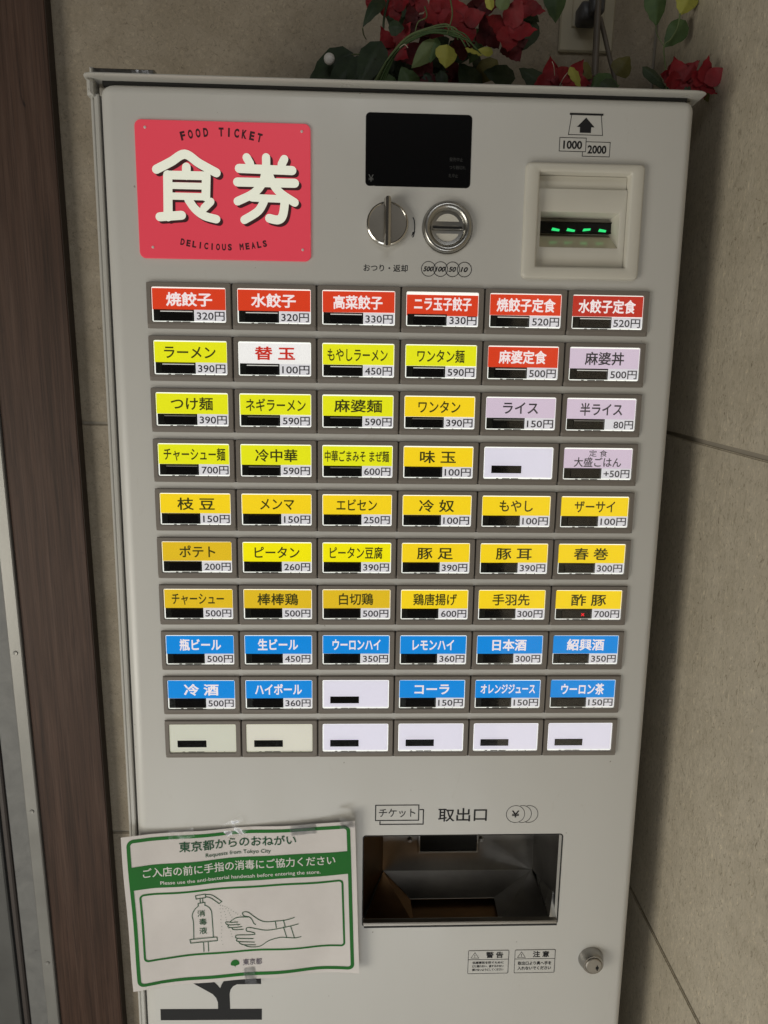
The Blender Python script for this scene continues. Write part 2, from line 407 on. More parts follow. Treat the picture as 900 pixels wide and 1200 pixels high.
# ------------------------------------------------------------------ the ticket machine
MACH = empty('ticket_vending_machine', (.04326, .76628, 1.51777), (-.0469389, -.0020586, .0007376))
tag(MACH, 'white meal ticket vending machine with rows of lit buttons', 'ticket machine')
ZB = -1.525
XL, XR, ZT = -.3065, .2945, .1866
cab = MB().box(-.302, .290, .125, .235, ZB, .1860, .002)
cab.box(-.302, -.296, .034, .124, ZB, .1860, .001); cab.box(.284, .290, .034, .124, ZB, .1860, .001); cab.box(-.2955, .2835, .034, .124, .1790, .1872, .001); cab.box(-.2955, .2835, .034, .124, ZB, ZB+.02, .001)
cab.build('cabinet', M_cap, MACH)

# door: rolled edges, with real openings for the tray and the bill slot
def door():
    x0, x1, z0, z1 = XL+.007, XR, ZB+.03, ZT
    TX0, TX1, TZ0, TZ1 = -.0335, .2045, -.7475, -.627
    BX0, BX1, BZ0, BZ1 = .1372, .2318, .0210, .1140
    b = bmesh.new()
    xs = sorted({x0+.0145, x1-.0105, TX0, TX1, BX0, BX1}); zs = sorted({z0+.0105, z1-.0105, TZ0, TZ1, BZ0, BZ1})
    V = {}
    for i, x in enumerate(xs):
        for k, z in enumerate(zs): V[i, k] = b.verts.new((x, 0, z))
    for i in range(len(xs)-1):
        for k in range(len(zs)-1):
            cx, cz = (xs[i]+xs[i+1])/2, (zs[k]+zs[k+1])/2
            if TX0 < cx < TX1 and TZ0 < cz < TZ1 or BX0 < cx < BX1 and BZ0 < cz < BZ1: continue
            b.faces.new((V[i, k], V[i+1, k], V[i+1, k+1], V[i, k+1]))
    # rolled rim: left roll is wider than the others
    def ring(s, y):
        l, r, bt, tp = xs[0]-(xs[0]-x0)*s, xs[-1]+(x1-xs[-1])*s, zs[0]-(zs[0]-z0)*s, zs[-1]+(z1-zs[-1])*s
        pts = []
        for i, x in enumerate(xs): pts.append((x, zs[0], x, bt))
        for k, z in enumerate(zs[1:-1]): pts.append((xs[-1], z, r, z))
        for i, x in enumerate(reversed(xs)): pts.append((x, zs[-1], x, tp))
        for k, z in enumerate(reversed(zs[1:-1])): pts.append((xs[0], z, l, z))
        return pts
    def rim(s, y):
        # a rounded rectangle outline whose straight pieces follow the same stations
        l, r, bt, tp = xs[0]-(xs[0]-x0)*s, xs[-1]+(x1-xs[-1])*s, zs[0]-(zs[0]-z0)*s, zs[-1]+(z1-zs[-1])*s
        out = [(x, bt) for x in xs]
        out += [(xs[-1]+(r-xs[-1])*math.sin(R(a)), zs[0]-(zs[0]-bt)*math.cos(R(a))) for a in (22, 45, 67)]
        out += [(r, z) for z in zs]
        out += [(xs[-1]+(r-xs[-1])*math.cos(R(a)), zs[-1]+(tp-zs[-1])*math.sin(R(a))) for a in (22, 45, 67)]
        out += [(x, tp) for x in reversed(xs)]
        out += [(xs[0]-(xs[0]-l)*math.sin(R(a)), zs[-1]+(tp-zs[-1])*math.cos(R(a))) for a in (22, 45, 67)]
        out += [(l, z) for z in reversed(zs)]
        out += [(xs[0]-(xs[0]-l)*math.cos(R(a)), zs[0]-(zs[0]-bt)*math.sin(R(a))) for a in (22, 45, 67)]
        return [b.verts.new((x, y, z)) for x, z in out]
    rings_ = []
    for a in (0, 15, 30, 45, 60, 75, 90): rings_.append(rim(max(.0001, math.sin(R(a))), .0105*(1-math.cos(R(a)))))
    rings_.append(rim(1, .032))
    n = len(rings_[0])
    for k in range(len(rings_)-1):
        for i in range(n):
            j = (i+1) % n; b.faces.new((rings_[k][i], rings_[k][j], rings_[k+1][j], rings_[k+1][i]))
    # lips of the openings
    for (a0, a1, c0, c1) in ((TX0, TX1, TZ0, TZ1),):
        o = rr(a0, a1, c0, c1, .0035, 4)
        f = [b.verts.new((x, -.0, z)) for x, z in o]; g = [b.verts.new((x, .012, z)) for x, z in o]
        for i in range(len(o)): b.faces.new((f[i], f[(i+1) % len(o)], g[(i+1) % len(o)], g[i]))
        s = 5
        for q, (cx, cz) in enumerate(((a1, c1), (a0, c1), (a0, c0), (a1, c0))):
            c = b.verts.new((cx, 0, cz)); b.faces.new([c]+[f[q*s+k] for k in range(s)])
    bmesh.ops.remove_doubles(b, verts=b.verts[:], dist=.00015)
    me = bpy.data.meshes.new('door'); b.to_mesh(me); b.free()
    return link_mesh(me, 'door', M_body, MACH, 35)
door()
# left hinge flange and its fold
MB().box(-.3094, -.3058, .006, .20, ZB+.02, .176, .0012).build('side_flange', M_cap, MACH)
MB().box(-.3054, -.3008, .0045, .05, ZB+.02, .177, .001).build('hinge_fold', M_cap, MACH)
# cap with a rolled lip
def cap():
    mb = MB(); prof = [(.034, .1896), (.006, .1896), (-.003, .1897), (-.0066, .1899), (-.0078, .1906), (-.0074, .1916), (-.0050, .1922), (.0, .1924), (.24, .1926), (.24, .1896)]
    st = [(-.3132, .55, .012), (-.3122, .8, .006), (-.3095, .95, .002), (-.304, 1, 0), (.289, 1, 0), (.296, .95, .001), (.3, .8, .003), (.3025, .5, .006)]
    rings_ = []
    for x, s, dy in st:
        rings_.append([(x, y+dy if y < .02 else y, .1908+(z-.1908)*s) for y, z in prof])
    mb.rings(rings_, (True, True)); return mb.build('top_cap', M_cap, MACH, smooth=50)
cap()
MB().box(-.297, .287, .0065, .033, .1850, .1895, 0).build('cap_shadow_strip', M_rubber, MACH)  # black strip stands in for the shadow under the cap lip
MB().box(-.3105, -.3045, -.001, .02, .1740, .1894, .0024).build('cap_bracket', M_cap, MACH)
MB().box(.2880, .2945, .012, .03, .1770, .1895, .003).build('cap_bracket', M_cap, MACH)

# --- FOOD TICKET sign
sx0, sx1, sz0, sz1 = -.2655, -.0930, .0225, .1527
sign = rplate(sx0, sx1, sz0, sz1, .0062, -.0022, .001, .0009, 6).build('lit_sign', M_pink, MACH, 30, 'backlit pink sign with two large white characters')
for x, z in ((-.2550, .1452), (-.1015, .1452), (-.2518, .0330), (-.1012, .0335)):
    lathe(x, z, [(.0014, -.0022), (.0013, -.0030), (.0006, -.0034)], 14).build('rivet', M_rivet, sign, smooth=40)
cx0 = (sx0+sx1)/2
def arc_text(s, zc, em, rad, span, up, width):
    n = len(s); 
    for k, ch in enumerate(s):
        if ch == ' ': continue
        a = (k-(n-1)/2)/(n-1)*span
        x = cx0-.0015+rad*math.sin(a); z = zc+(rad*(math.cos(a)-1))*(1 if up else -1)
        text(ch, x, z, em, sign, M_maroon, -.0024, width=(width*.36 if ch == 'I' else width), bold=.048, name='sign_letter', rot=-a if up else a)
arc_text('FOOD TICKET', .1428, .0106, .165, .460, True, .0048)
arc_text('DELICIOUS MEALS', .0345, .0082, .200, .415, False, .0040)
# measured on the photograph of the sign: 3.913 px per photo pixel, turned into plate coordinates
def rect(px, py):
    H = ((.000813023547, 1.41109116e-05, -.387124053), (1.52028583e-05, -.000780666228, .254813679), (-3.83322201e-05, -.000183972302, 1.0))
    w = H[2][0]*px+H[2][1]*py+1
    return ((H[0][0]*px+H[0][1]*py+H[0][2])/w, (H[1][0]*px+H[1][1]*py+H[1][2])/w)
def SG(pts): return [rect(150+x/3.913, 130+y/3.913) for x, y in pts]
shoku = [([(134, 272), (200, 238), (264, 203), (330, 245), (408, 288)], 38), ([(271, 262), (271, 300)], 38), ([(186, 298), (362, 302)], 36),
         ([(186, 298), (188, 488)], 40), ([(362, 302), (360, 398)], 38), ([(190, 346), (360, 350)], 28), ([(190, 394), (360, 398)], 30),
         ([(150, 489), (250, 482)], 38), ([(280, 410), (310, 452), (352, 484), (408, 500)], 36), ([(382, 420), (352, 450)], 34)]
ken = [([(546, 218), (562, 246)], 36), ([(635, 218), (634, 268), (620, 330), (580, 380), (505, 418)], 36), ([(718, 226), (706, 250)], 36),
       ([(512, 268), (754, 278)], 38), ([(504, 330), (766, 336)], 38), ([(640, 268), (662, 330), (700, 380), (766, 424)], 36),
       ([(570, 402), (712, 408)], 32), ([(630, 408), (600, 462), (536, 503)], 36), ([(722, 408), (712, 480), (690, 503), (650, 496)], 38)]
def kanji(strokes, ch):
    for (dx, dz, y, m, nm, gr) in ((.0026, -.0022, -.0025, M_maroon, 'character_shadow', 1.0), (0, 0, -.0032, M_kanji, 'sign_character', 1.0)):
        mb = MB()
        for q, (pts, w) in enumerate(strokes):
            P = SG(pts); P = [(p[0]+dx, p[1]+dz) for p in P]
            if len(P) > 2: P = [(p.x, p.y) for p in smooth_pts([Vector((a, b_)) for a, b_ in P], 6)]
            yy = y-q*.00003; w2 = w/3.913*.00083*1.06
            # solid raised stroke: front sheet plus a skirt
            ribbon(P, w2, yy, mb=mb)
        mb.build(nm, m, sign)
kanji(shoku, 0); kanji(ken, 1)

# --- display
disp = rplate(-.0382, .0680, .0968, .1655, .0042, -.0006, .001, .0004).build('display_panel', M_black, MACH, 30, 'black glass display panel')
text('¥', -.0325, .1040, .0095, disp, M_faint, -.0008, bold=.0)
text('発売中止', .0530, .1235, .0040, disp, M_faint2, -.0008, width=.0135, bold=0)
text('つり銭切れ', .0545, .1160, .0040, disp, M_faint2, -.0008, width=.0165, bold=0)
text('札中止', .0505, .1082, .0040, disp, M_faint2, -.0008, width=.0095, bold=0)

# --- change return knob
knob = lathe(-.0155, .0600, [(.0214, .0005), (.0214, -.0050), (.0208, -.0072), (.0196, -.0080), (.0188, -.0076)], 64, (False, False)).build('return_knob', M_chrome, MACH, 40, 'round chrome change return knob')
lathe(-.0155, .0600, [(.0190, -.0070), (.0188, -.0076)], 48).build('knob_face', M_brush, knob, smooth=40)
hb = MB(); 
def bar_ring(s, z):
    return [(-.0155+dx*s, y, z) for dx, y in ((-.0038, -.0070), (-.0036, -.0140), (-.0022, -.0168), (.0006, -.0176), (.0028, -.0160), (.0038, -.0070))]
hb.rings([bar_ring(.7, .0368), bar_ring(1, .0380), bar_ring(1, .0820), bar_ring(.7, .0836)], (True, True))
hb.build('knob_handle', M_chrome, knob, 35)
ribbon([(.0104+.0022*math.sin(R(a)), .0580+.0095*math.cos(R(a))) for a in range(10, 171, 16)], .0010, -.0002).build('turn_arrow', M_ink, MACH)
MB().add([(.0094, -.0002, .0490), (.0104, -.0002, .0535), (.0134, -.0002, .0540)], [(0, 1, 2)]).build('turn_arrow_head', M_ink, MACH)
text('おつり・返却', -.0165, .0178, .0076, MACH, M_ink, 0, width=.0455, bold=.018, name='printed_text')

# --- coin slot
coin = lathe(.0460, .0583, [(.0262, .0005), (.0262, -.0004), (.0256, -.0012), (.0250, -.0012)], 64, (False, False)).build('coin_slot', M_steel, MACH, 40, 'round steel coin slot plate')
lathe(.0460, .0583, [(.0250, -.0008), (.0246, -.0046), (.0228, -.0066), (.0200, -.0064), (.0178, -.0040), (.0166, -.0014)], 64, (False, False)).build('slot_ring', M_steel, coin, smooth=60)
lathe(.0460, .0583, [(.0170, -.0012), (.0160, -.0010)], 48).build('slot_plate', M_steel, coin, smooth=60)
for s, nm in ((1, 'a'), (-1, 'b')):
    pts = [(.0460+.0132*math.cos(R(a)), .0583+s*(.0134*math.sin(R(a)))) for a in range(26, 155, 8)]
    MB().add(Y(pts, -.0014), [tuple(range(len(pts)))]).build('coin_window', M_ivory, coin)
rplate(.0305, .0615, .0562, .0600, .0006, -.0030, -.001, .0006).build('slot_bridge', M_steel, coin)
MB().box(.0310, .0608, -.0034, -.002, .0570, .0592, 0).build('coin_gap', M_hole, coin)
for k, (x, s) in enumerate(((.0277, '500'), (.0401, '100'), (.0525, '50'), (.0648, '10'))):
    ic = ribbon(circ(x, .0178, .0073, 40), .0006, -.0002-.00005*k, closed=True).build('coin_mark', M_ink, MACH)
    text(s, x-.0002, .0178, .0066, ic, M_ink, -.0002, width=(.0105 if len(s) == 3 else .0078), bold=.03, shear=.25)

# --- banknote marks
mk = ribbon([(.1679, .1685), (.1656, .1500), (.2004, .1500), (.1980, .1685)], .0006, -.0002, cap=False).build('banknote_mark', M_ink, MACH)
MB().box(.1660, .1998, -.0006, 0, .1684, .1700, 0).build('mark_bar', M_ink, mk)
MB().add(Y([(.1770, .1520), (.1884, .1520), (.1884, .1573), (.1917, .1573), (.1828, .1662), (.1738, .1573), (.1770, .1573)], -.0002), [(0, 1, 2, 6), (2, 3, 4, 5, 6)]).build('arrow', M_ink, mk)
for (x0, x1, z0, z1, s, k) in ((.1571, .1840, .1343, .1471, '1000', 0), (.1809, .2087, .1300, .1437, '2000', 1)):
    if k == 0: o = ribbon([(x0, z0), (x1, z0), (x1, z1), (x0, z1)], .0006, -.0002, closed=True).build('note_mark', M_ink, MACH)
    else: o = ribbon([(x0, .1343), (x0, z0), (x1, z0), (x1, z1), (.1840, z1)], .0006, -.0002, cap=False).build('note_mark', M_ink, MACH)
    text(s, (x0+x1)/2+.0008*k, (z0+z1)/2-.0002, .0104, o, M_ink, -.0002, width=.0192, bold=.028)

# --- banknote acceptor
ACC = empty('banknote_acceptor', parent=MACH); ACC['label'] = 'ivory banknote acceptor with green lights in its slot'
def frame(o, i, y0, y1, c, name, mat, parent, seg=5, depth=None):
    (a0, a1, b0, b1, r), (c0, c1, d0, d1, r2) = o, i
    mb = MB(); rings_ = [Y(rr(a0, a1, b0, b1, r, seg), y1), Y(rr(a0, a1, b0, b1, r, seg), y0+c), Y(rr(a0+c*.3, a1-c*.3, b0+c*.3, b1-c*.3, r, seg), y0+c*.35),
        Y(rr(a0+c, a1-c, b0+c, b1-c, max(r-c, .0003), seg), y0),
        Y(rr(c0-c, c1+c, d0-c, d1+c, r2+c, seg), y0), Y(rr(c0-c*.3, c1+c*.3, d0-c*.3, d1+c*.3, r2+c*.3, seg), y0+c*.35), Y(rr(c0, c1, d0, d1, r2, seg), y0+c), Y(rr(c0, c1, d0, d1, r2, seg), depth if depth else y1)]
    mb.rings(rings_); return mb.build(name, mat, parent, 40)
frame((.1236, .2452, .0100, .1225, .0050), (.1380, .2312, .0222, .1132, .0012), -.0055, .001, .0022, 'outer_frame', M_ivory, ACC, depth=.016)
MB().box(.1382, .2310, .0062, .020, .1000, .1130, .0006).build('upper_shelf', M_ivory, ACC)
frame((.1382, .2310, .0224, .0996, .0004), (.1424, .2244, .0425, .0770, .0008), .0022, .012, .0007, 'front_plate', M_ivory, ACC, depth=.034)
mb = MB(); v = [(.1424, .0035, .0425), (.2244, .0035, .0425), (.2244, .0035, .0770), (.1424, .0035, .0770), (.1400, .034, .0618), (.2262, .034, .0618), (.2262, .034, .0800), (.1400, .034, .0800)]
mb.add(v, [(0, 1, 5, 4), (1, 2, 6, 5), (2, 3, 7, 6), (3, 0, 4, 7)]).build('slot_funnel', pm('cream funnel', (.62, .57, .42), .16), ACC)
MB().box(.1385, .2275, .0335, .040, .0600, .0820, 0).build('slot_back', M_ivory, ACC)
MB().box(.1395, .2248, .0262, .0336, .0621, .0724, .0006).build('note_slot', M_hole, ACC)
for x, w_, z_, k_ in ((.1440, .0030, .0640, .0), (.1600, .0084, .0638, .0009), (.1762, .0088, .0636, .0011), (.1935, .0082, .0634, -.0010), (.2105, .0080, .0636, .0007)):
    MB().add([(x, .0255, z_), (x+w_, .0255, z_-k_), (x+w_+.0006, .0255, z_+.0021-k_), (x+.0012, .0255, z_+.0027)]+[(x, .0264, z_), (x+w_, .0264, z_-k_), (x+w_+.0006, .0264, z_+.0021-k_), (x+.0012, .0264, z_+.0027)],
        [(0, 1, 2, 3), (7, 6, 5, 4), (0, 4, 5, 1), (1, 5, 6, 2), (2, 6, 7, 3), (3, 7, 4, 0)]).build('green_light', M_led_green, ACC)
for z in (.0716, .0614):
    MB().box(.1397, .2246, .0250, .0264, z, z+.0012, .0003).build('slot_lip', M_black, ACC)

# --- the menu buttons
U, P = .087, .0531*1.0004
def bezel_mesh():
    mb = MB(); x0, x1, z1, z0 = .0003, .0866, -.0004, -.0465
    fx1, fz0, fz1 = x1-.0010, z0+.0040, z1-.0006; fx0 = x0+.0006
    o1 = rr(x0, x1, z0, z1, .0022, 3); o2 = rr(x0, x1, z0, z1, .0022, 3); o3 = rr(fx0, fx1, fz0, fz1, .0018, 3)
    i1 = rr(.0049, .0812, -.0403, -.0046, .0018, 3); i2 = rr(.0054, .0807, -.0398, -.0051, .0016, 3)
    mb.rings([Y(o1, .002), Y(o2, -.0008), Y(o3, -.0034), Y(i1, -.0034), Y(i2, -.0026), Y(i2, .001)])
    me = bpy.data.meshes.new('menu_button'); me.from_pydata(mb.v, [], mb.f); me.materials.append(M_bezel); fix_normals(me)
    return me
def mk_mesh(mb, mat, name):
    me = bpy.data.meshes.new(name); me.from_pydata(mb.v, [], mb.f); me.materials.append(mat); fix_normals(me); return me
ME_bez = bezel_mesh()
def diff_mesh(mat): return mk_mesh(rplate(.0052, .0809, -.0400, -.0049, .0016, -.0008, .0005, .0002, 3), mat, 'backlight_plate')
ME_diff = {m.name: diff_mesh(m) for m in (M_lamp_white, M_lamp_cream)}
def strip_mesh(mat): return mk_mesh(MB().box(.0059, .0802, -.0012, -.0009, -.0271, -.0062, 0), mat, 'name_plate')
ME_strip = {}
ME_price = mk_mesh(MB().box(.0482, .0802, -.0011, -.0009, -.0386, -.0272, 0), M_price, 'price_plate')
ME_wside = mk_mesh(MB().box(.0066, .0480, -.0013, -.0009, -.0388, -.0272, .0002), M_window_side, 'window_surround')
ME_win = mk_mesh(MB().box(.0132, .0468, -.0024, -.0010, -.0383, -.0279, .0007), M_window, 'sold_out_window')
ME_win_low = mk_mesh(MB().box(.0140, .0468, -.0017, -.0010, -.0337, -.0254, .0004), M_window, 'sold_out_window')
ME_cover = mk_mesh(rplate(.0056, .0805, -.0396, -.0053, .0014, -.0030, -.0027, .0001, 3), M_cover, 'clear_cover')
RED, REDD, LIME, LEM, GOLD, GOLDD, BLUE, LAV, WHT = M_red, M_red_dim, M_lime, M_lemon, M_gold, M_gold_dim, M_blue, M_lav, M_wht
NM = {RED.name: 'red', REDD.name: 'red', LIME.name: 'yellow', LEM.name: 'bright yellow', GOLD.name: 'golden yellow', GOLDD.name: 'golden yellow', BLUE.name: 'blue', LAV.name: 'pale lavender', WHT.name: 'white'}
MENU = [
 [('焼餃子', 320, RED, 47), ('水餃子', 320, RED, 46), ('高菜餃子', 330, RED, 51), ('ニラ玉子餃子', 330, RED, 60), ('焼餃子定食', 520, RED, 62), ('水餃子定食', 520, REDD, 61)],
 [('ラーメン', 390, LIME, 53), ('替 玉', 100, WHT, 42), ('もやしラーメン', 450, LIME, 63), ('ワンタン麺', 590, LIME, 50), ('麻婆定食', 500, RED, 51), ('麻婆丼', 500, LAV, 42)],
 [('つけ麺', 390, LIME, 44), ('ネギラーメン', 590, LIME, 63), ('麻婆麺', 590, LIME, 51), ('ワンタン', 390, GOLD, 45), ('ライス', 150, LAV, 38), ('半ライス', 80, LAV, 46)],
 [('チャーシュー麺', 700, LIME, 65), ('冷中華', 590, LIME, 45), ('中華ごまみそ まぜ麺', 600, LIME, 69), ('味 玉', 100, GOLD, 39), None, ('大盛ごはん', -50, LAV, 52)],
 [('枝 豆', 150, GOLD, 40), ('メンマ', 150, GOLD, 37), ('エビセン', 250, GOLD, 44), ('冷 奴', 100, GOLD, 39), ('もやし', 100, GOLD, 37), ('ザーサイ', 100, GOLD, 45)],
 [('ポテト', 200, GOLDD, 39), ('ピータン', 260, LEM, 49), ('ピータン豆腐', 390, LEM, 58), ('豚 足', 390, GOLD, 40), ('豚 耳', 390, GOLD, 40), ('春 巻', 300, GOLD, 39)],
 [('チャーシュー', 500, GOLDD, 57), ('棒棒鶏', 500, GOLDD, 45), ('白切鶏', 500, GOLDD, 38), ('鶏唐揚げ', 600, GOLD, 49), ('手羽先', 300, GOLD, 42), ('酢 豚', 700, GOLD, 40)],
 [('瓶ビール', 500, BLUE, 46), ('生ビール', 450, BLUE, 45), ('ウーロンハイ', 350, BLUE, 54), ('レモンハイ', 360, BLUE, 47), ('日本酒', 300, BLUE, 39), ('紹興酒', 350, BLUE, 43)],
 [('冷 酒', 500, BLUE, 39), ('ハイボール', 360, BLUE, 53), None, ('コーラ', 150, BLUE, 40), ('オレンジジュース', 150, BLUE, 63), ('ウーロン茶', 150, BLUE, 50)],
 [None]*6]
M_glint_lit = pm('lit window glint', (.5, .5, .48), .3, emit=lin((225, 225, 215)), es=.75); M_glint_dim = pm('dim window glint', (.3, .3, .28), .3, emit=lin((120, 118, 108)), es=.6)  # thin glowing strips painted in for reflections along the black windows' edges
ME_glint_top = {m.name: mk_mesh(MB().box(.0140, .0466, -.0028, -.0020, -.0297, -.0289, .0002), m, 'window_glint') for m in (M_glint_lit, M_glint_dim)}
ME_glint_low = mk_mesh(MB().box(.0136, .0466, -.0027, -.0020, -.0384, -.0378, .0002), M_glint_dim, 'window_glint')
M_tab = pm('smoky clear plastic', (.22, .22, .20), .25, emit=lin((120, 120, 112)), es=.4)
tb = MB()
for a_, b2 in ((.0195, .0222), (.0262, .0345), (.0356, .0440), (.0572, .0582), (.0668, .0676)): tb.box(a_, b2, -.0010, -.0006, -.0398, -.0391, 0)
ME_tab = mk_mesh(tb, M_tab, 'retaining_tabs')
def inst(me, name, parent, label=None):
    o = bpy.data.objects.new(name, me); COL.objects.link(o); o.parent = parent
    if label: o['label'] = label
    return o
ORD = ['first', 'second', 'third', 'fourth', 'fifth', 'sixth', 'seventh', 'eighth', 'ninth', 'tenth']
for r, row in enumerate(MENU):
    # the dark recess strip behind a row shows as the fine joints between the keys
    MB().box(-.2606, .2606, -.0004, .001, -P*r-.0462, -P*r-.0008, 0).build('row_backing', M_gap, MACH)
    for c, it in enumerate(row):
        ox, oz = -.261+U*c, -P*r
        b = inst(ME_bez, 'menu_button', MACH); b.location = (ox, 0, oz)
        if it is None:
            cream = r == 9 and c < 2
            inst(ME_diff[(M_lamp_cream if cream else M_lamp_white).name], 'backlight_plate', b)
            bm_ = M_blank_cream if r == 9 and c == 0 else M_blank_cream2 if r == 9 and c == 1 else M_blank
            if ('blank', bm_.name) not in ME_strip: ME_strip['blank', bm_.name] = mk_mesh(MB().box(.0062, .0800, -.0011, -.0009, -.0382, -.0062, 0), bm_, 'blank_plate')
            inst(ME_strip['blank', bm_.name], 'blank_plate', b); inst(ME_win_low, 'sold_out_window', b); inst(ME_tab, 'retaining_tabs', b)
            inst(ME_cover, 'clear_cover', b)
            b['label'] = 'blank lit white button, %s in the %s row' % (ORD[c], ORD[r]) if r != 9 else 'blank lit button, %s in the bottom row' % ORD[c]
            continue
        s, price, col, w = it
        inst(ME_diff[M_lamp_white.name], 'backlight_plate', b)
        if col.name not in ME_strip: ME_strip[col.name] = strip_mesh(col)
        npl = inst(ME_strip[col.name], 'name_plate', b); npl.rotation_euler.y = random.uniform(-.004, .004); npl.location.z = (-.0019 if s == 'ニラ玉子餃子' else random.uniform(-.0003, .0002)); inst(ME_price, 'price_plate', b); inst(ME_wside, 'window_surround', b)
        inst(ME_win, 'sold_out_window', b); inst(ME_tab, 'retaining_tabs', b)
        if r < 2: inst(ME_glint_top[M_glint_lit.name], 'window_glint', b)
        elif r == 2 or (r == 3 and c < 3): inst(ME_glint_top[M_glint_dim.name], 'window_glint', b)
        elif r > 4 and (r+c) % 3: inst(ME_glint_low, 'window_glint', b)
        inst(ME_cover, 'clear_cover', b)
        pt = '+50円' if price < 0 else '%d円' % price
        b['label'] = '%s button reading %s %s' % (NM[col.name], s.replace(' ', ''), pt)
        ink = M_white_ink if col in (RED, REDD, BLUE) else M_red_ink if col is WHT else M_dark if col is LAV else M_olive
        jx = random.uniform(-.0008, .0008); jz = random.uniform(-.0003, .0003)
        if price < 0:
            text('定 食', .0430, -.0112, .0075, b, ink, -.00122, width=.0200, bold=.006, name='dish_name')
            text(s, .0430, -.0208, .0112, b, ink, -.00122, width=w/1000, bold=.012, name='dish_name')
        else:
            sym = col in (LIME, LEM, GOLD, GOLDD, LAV)
            text(s, .0430+jx, -.0168+jz, (.0142 if len(s) < 8 else .0128), b, ink, -.00122, width=w/1000, bold=(.018 if sym else .026), name='dish_name')
        n_ = len(pt); text(pt, .0790+jx*.5, -.0330, .0102, b, M_dark, -.0011, width={4: .0285, 3: .0215}.get(n_, .0285), bold=.014, name='price', anchor='r')
        if s == '酢 豚': text('×', .0370, -.0336, .0075, b, M_led_red, -.0026, bold=.03, name='red_cross')

# --- ticket tray
TR = empty('ticket_tray', parent=MACH); TR['label'] = 'dark steel ticket and change tray'
def poly(name, pts, mat, parent, th=.0008):
    """a folded sheet panel with its own thickness"""
    v = [Vector(p) for p in pts]; nrm = (v[1]-v[0]).cross(v[2]-v[0]).normalized()*th
    n = len(v); mb = MB(); mb.add([tuple(p) for p in v]+[tuple(p+nrm) for p in v], [tuple(range(n)), tuple(reversed(range(n, 2*n)))]+[(i, (i+1) % n, n+(i+1) % n, n+i) for i in range(n)])
    return mb.build(name, mat, parent)
zt = -.622
poly('tray_back', [(-.006, .100, -.7475), (.1977, .100, -.7480), (.1977, .100, zt), (-.006, .100, zt)], M_tray, TR)
poly('tray_side', [(.1985, .1, -.7480), (.2065, .0122, -.7200), (.2065, .0122, zt), (.1985, .1, zt)], M_tray, TR)
poly('tray_side', [(-.0060, .1, -.7475), (-.0345, .0122, -.7480), (-.0345, .0122, zt), (-.0060, .1, zt)], M_tray_warm_refl, TR)
poly('hopper_panel', [(-.0050, .0995, -.7475), (.1977, .0995, -.7483), (.1380, .055, -.7551), (.0287, .055, -.7553)], M_tray, TR)
poly('hopper_panel', [(.1977, .0995, -.7483), (.1380, .055, -.7551), (.1343, .003, -.7480), (.1954, .003, -.7470), (.2010, .090, -.7495)], M_tray, TR)
poly('hopper_panel', [(.2010, .090, -.7495), (.1954, .003, -.7470), (.2065, .003, -.7470), (.2065, .028, -.7180)], M_steel, TR)  # paler steel paints in the brighter reflection on this facet
poly('hopper_panel', [(-.0050, .0995, -.7475), (.0287, .055, -.7553), (.0290, .003, -.7490), (-.0340, .003, -.7480)], M_tray_warm_refl, TR)
poly('tray_floor', [(.020, .004, -.7540), (.145, .004, -.7540), (.145, .075, -.7660), (.020, .075, -.7660)], M_tray_warm_refl, TR)
poly('tray_roof', [(-.035, .0122, zt), (.207, .0122, zt), (.199, .1, zt), (-.006, .1, zt)], M_hole, TR)
sl = frame((.0410, .1222, -.7176, -.680, .001), (.0436, .1196, -.7150, -.684, .0006), .0935, .0990, .0006, 'ticket_chute', M_steel, TR)
MB().box(.0438, .1194, .0965, .0985, -.7148, -.6842, 0).build('chute_mouth', M_hole, sl)
for x in (.0300, .1260):
    lathe(x, -.7005, [(.0032, .0992), (.0032, .0965), (.0022, .0950)], 14).build('chute_screw', M_steel, TR, smooth=40)
MB().box(-.0335, .2045, -.0012, .0065, -.7475, -.7432, .0010).build('tray_sill', M_brush, TR)
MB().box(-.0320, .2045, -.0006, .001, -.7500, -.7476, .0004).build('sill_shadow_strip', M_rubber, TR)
frame((-.0345, .2055, -.7482, -.6260, .004), (-.0332, .2042, -.7472, -.6272, .0034), -.0005, .001, .0003, 'opening_edge', M_rubber, TR)

fe = MB()
for a_, b2 in (((-.0050, .0993, -.7472), (.1977, .0993, -.7480)), ((.1977, .0993, -.7480), (.1380, .0548, -.7548)), ((.1977, .0993, -.7480), (.1985, .0993, -.690)), ((.0287, .0548, -.7550), (.1380, .0548, -.7548)), ((-.0050, .0993, -.7472), (.0287, .0548, -.7550)), ((.1380, .0548, -.7548), (.1343, .004, -.7476))):
    tube([a_, b2], .00045, 6, mb=fe)
fe.build('fold_highlights', M_steel, TR)  # thin steel tubes added to draw the bright highlights along the creases
def closed_rect(x0, x1, z0, z1, w, name, parent, y=-.0002):
    return ribbon([(x0, z0), (x1, z0), (x1, z1), (x0, z1)], w, y, closed=True).build(name, M_ink, parent)
tk = closed_rect(-.0196, .0313, -.6067, -.5870, .0012, 'ticket_mark', MACH)
ribbon([(-.0143, -.6075), (-.0143, -.6118), (.0368, -.6118), (.0368, -.5930), (.0322, -.5930)], .0012, -.0003, cap=False).build('ticket_mark_shadow', M_ink, tk)
text('チケット', .0058, -.5968, .0125, tk, M_ink, -.0002, width=.0430, bold=.006)
text('取出口', .0834, -.6001, .0185, MACH, M_ink, -.0002, width=.0580, bold=.010, name='printed_text')
ym = ribbon(circ(.1466, -.5999, .0110, 44), .0006, -.0002, closed=True).build('coin_mark', M_ink, MACH)
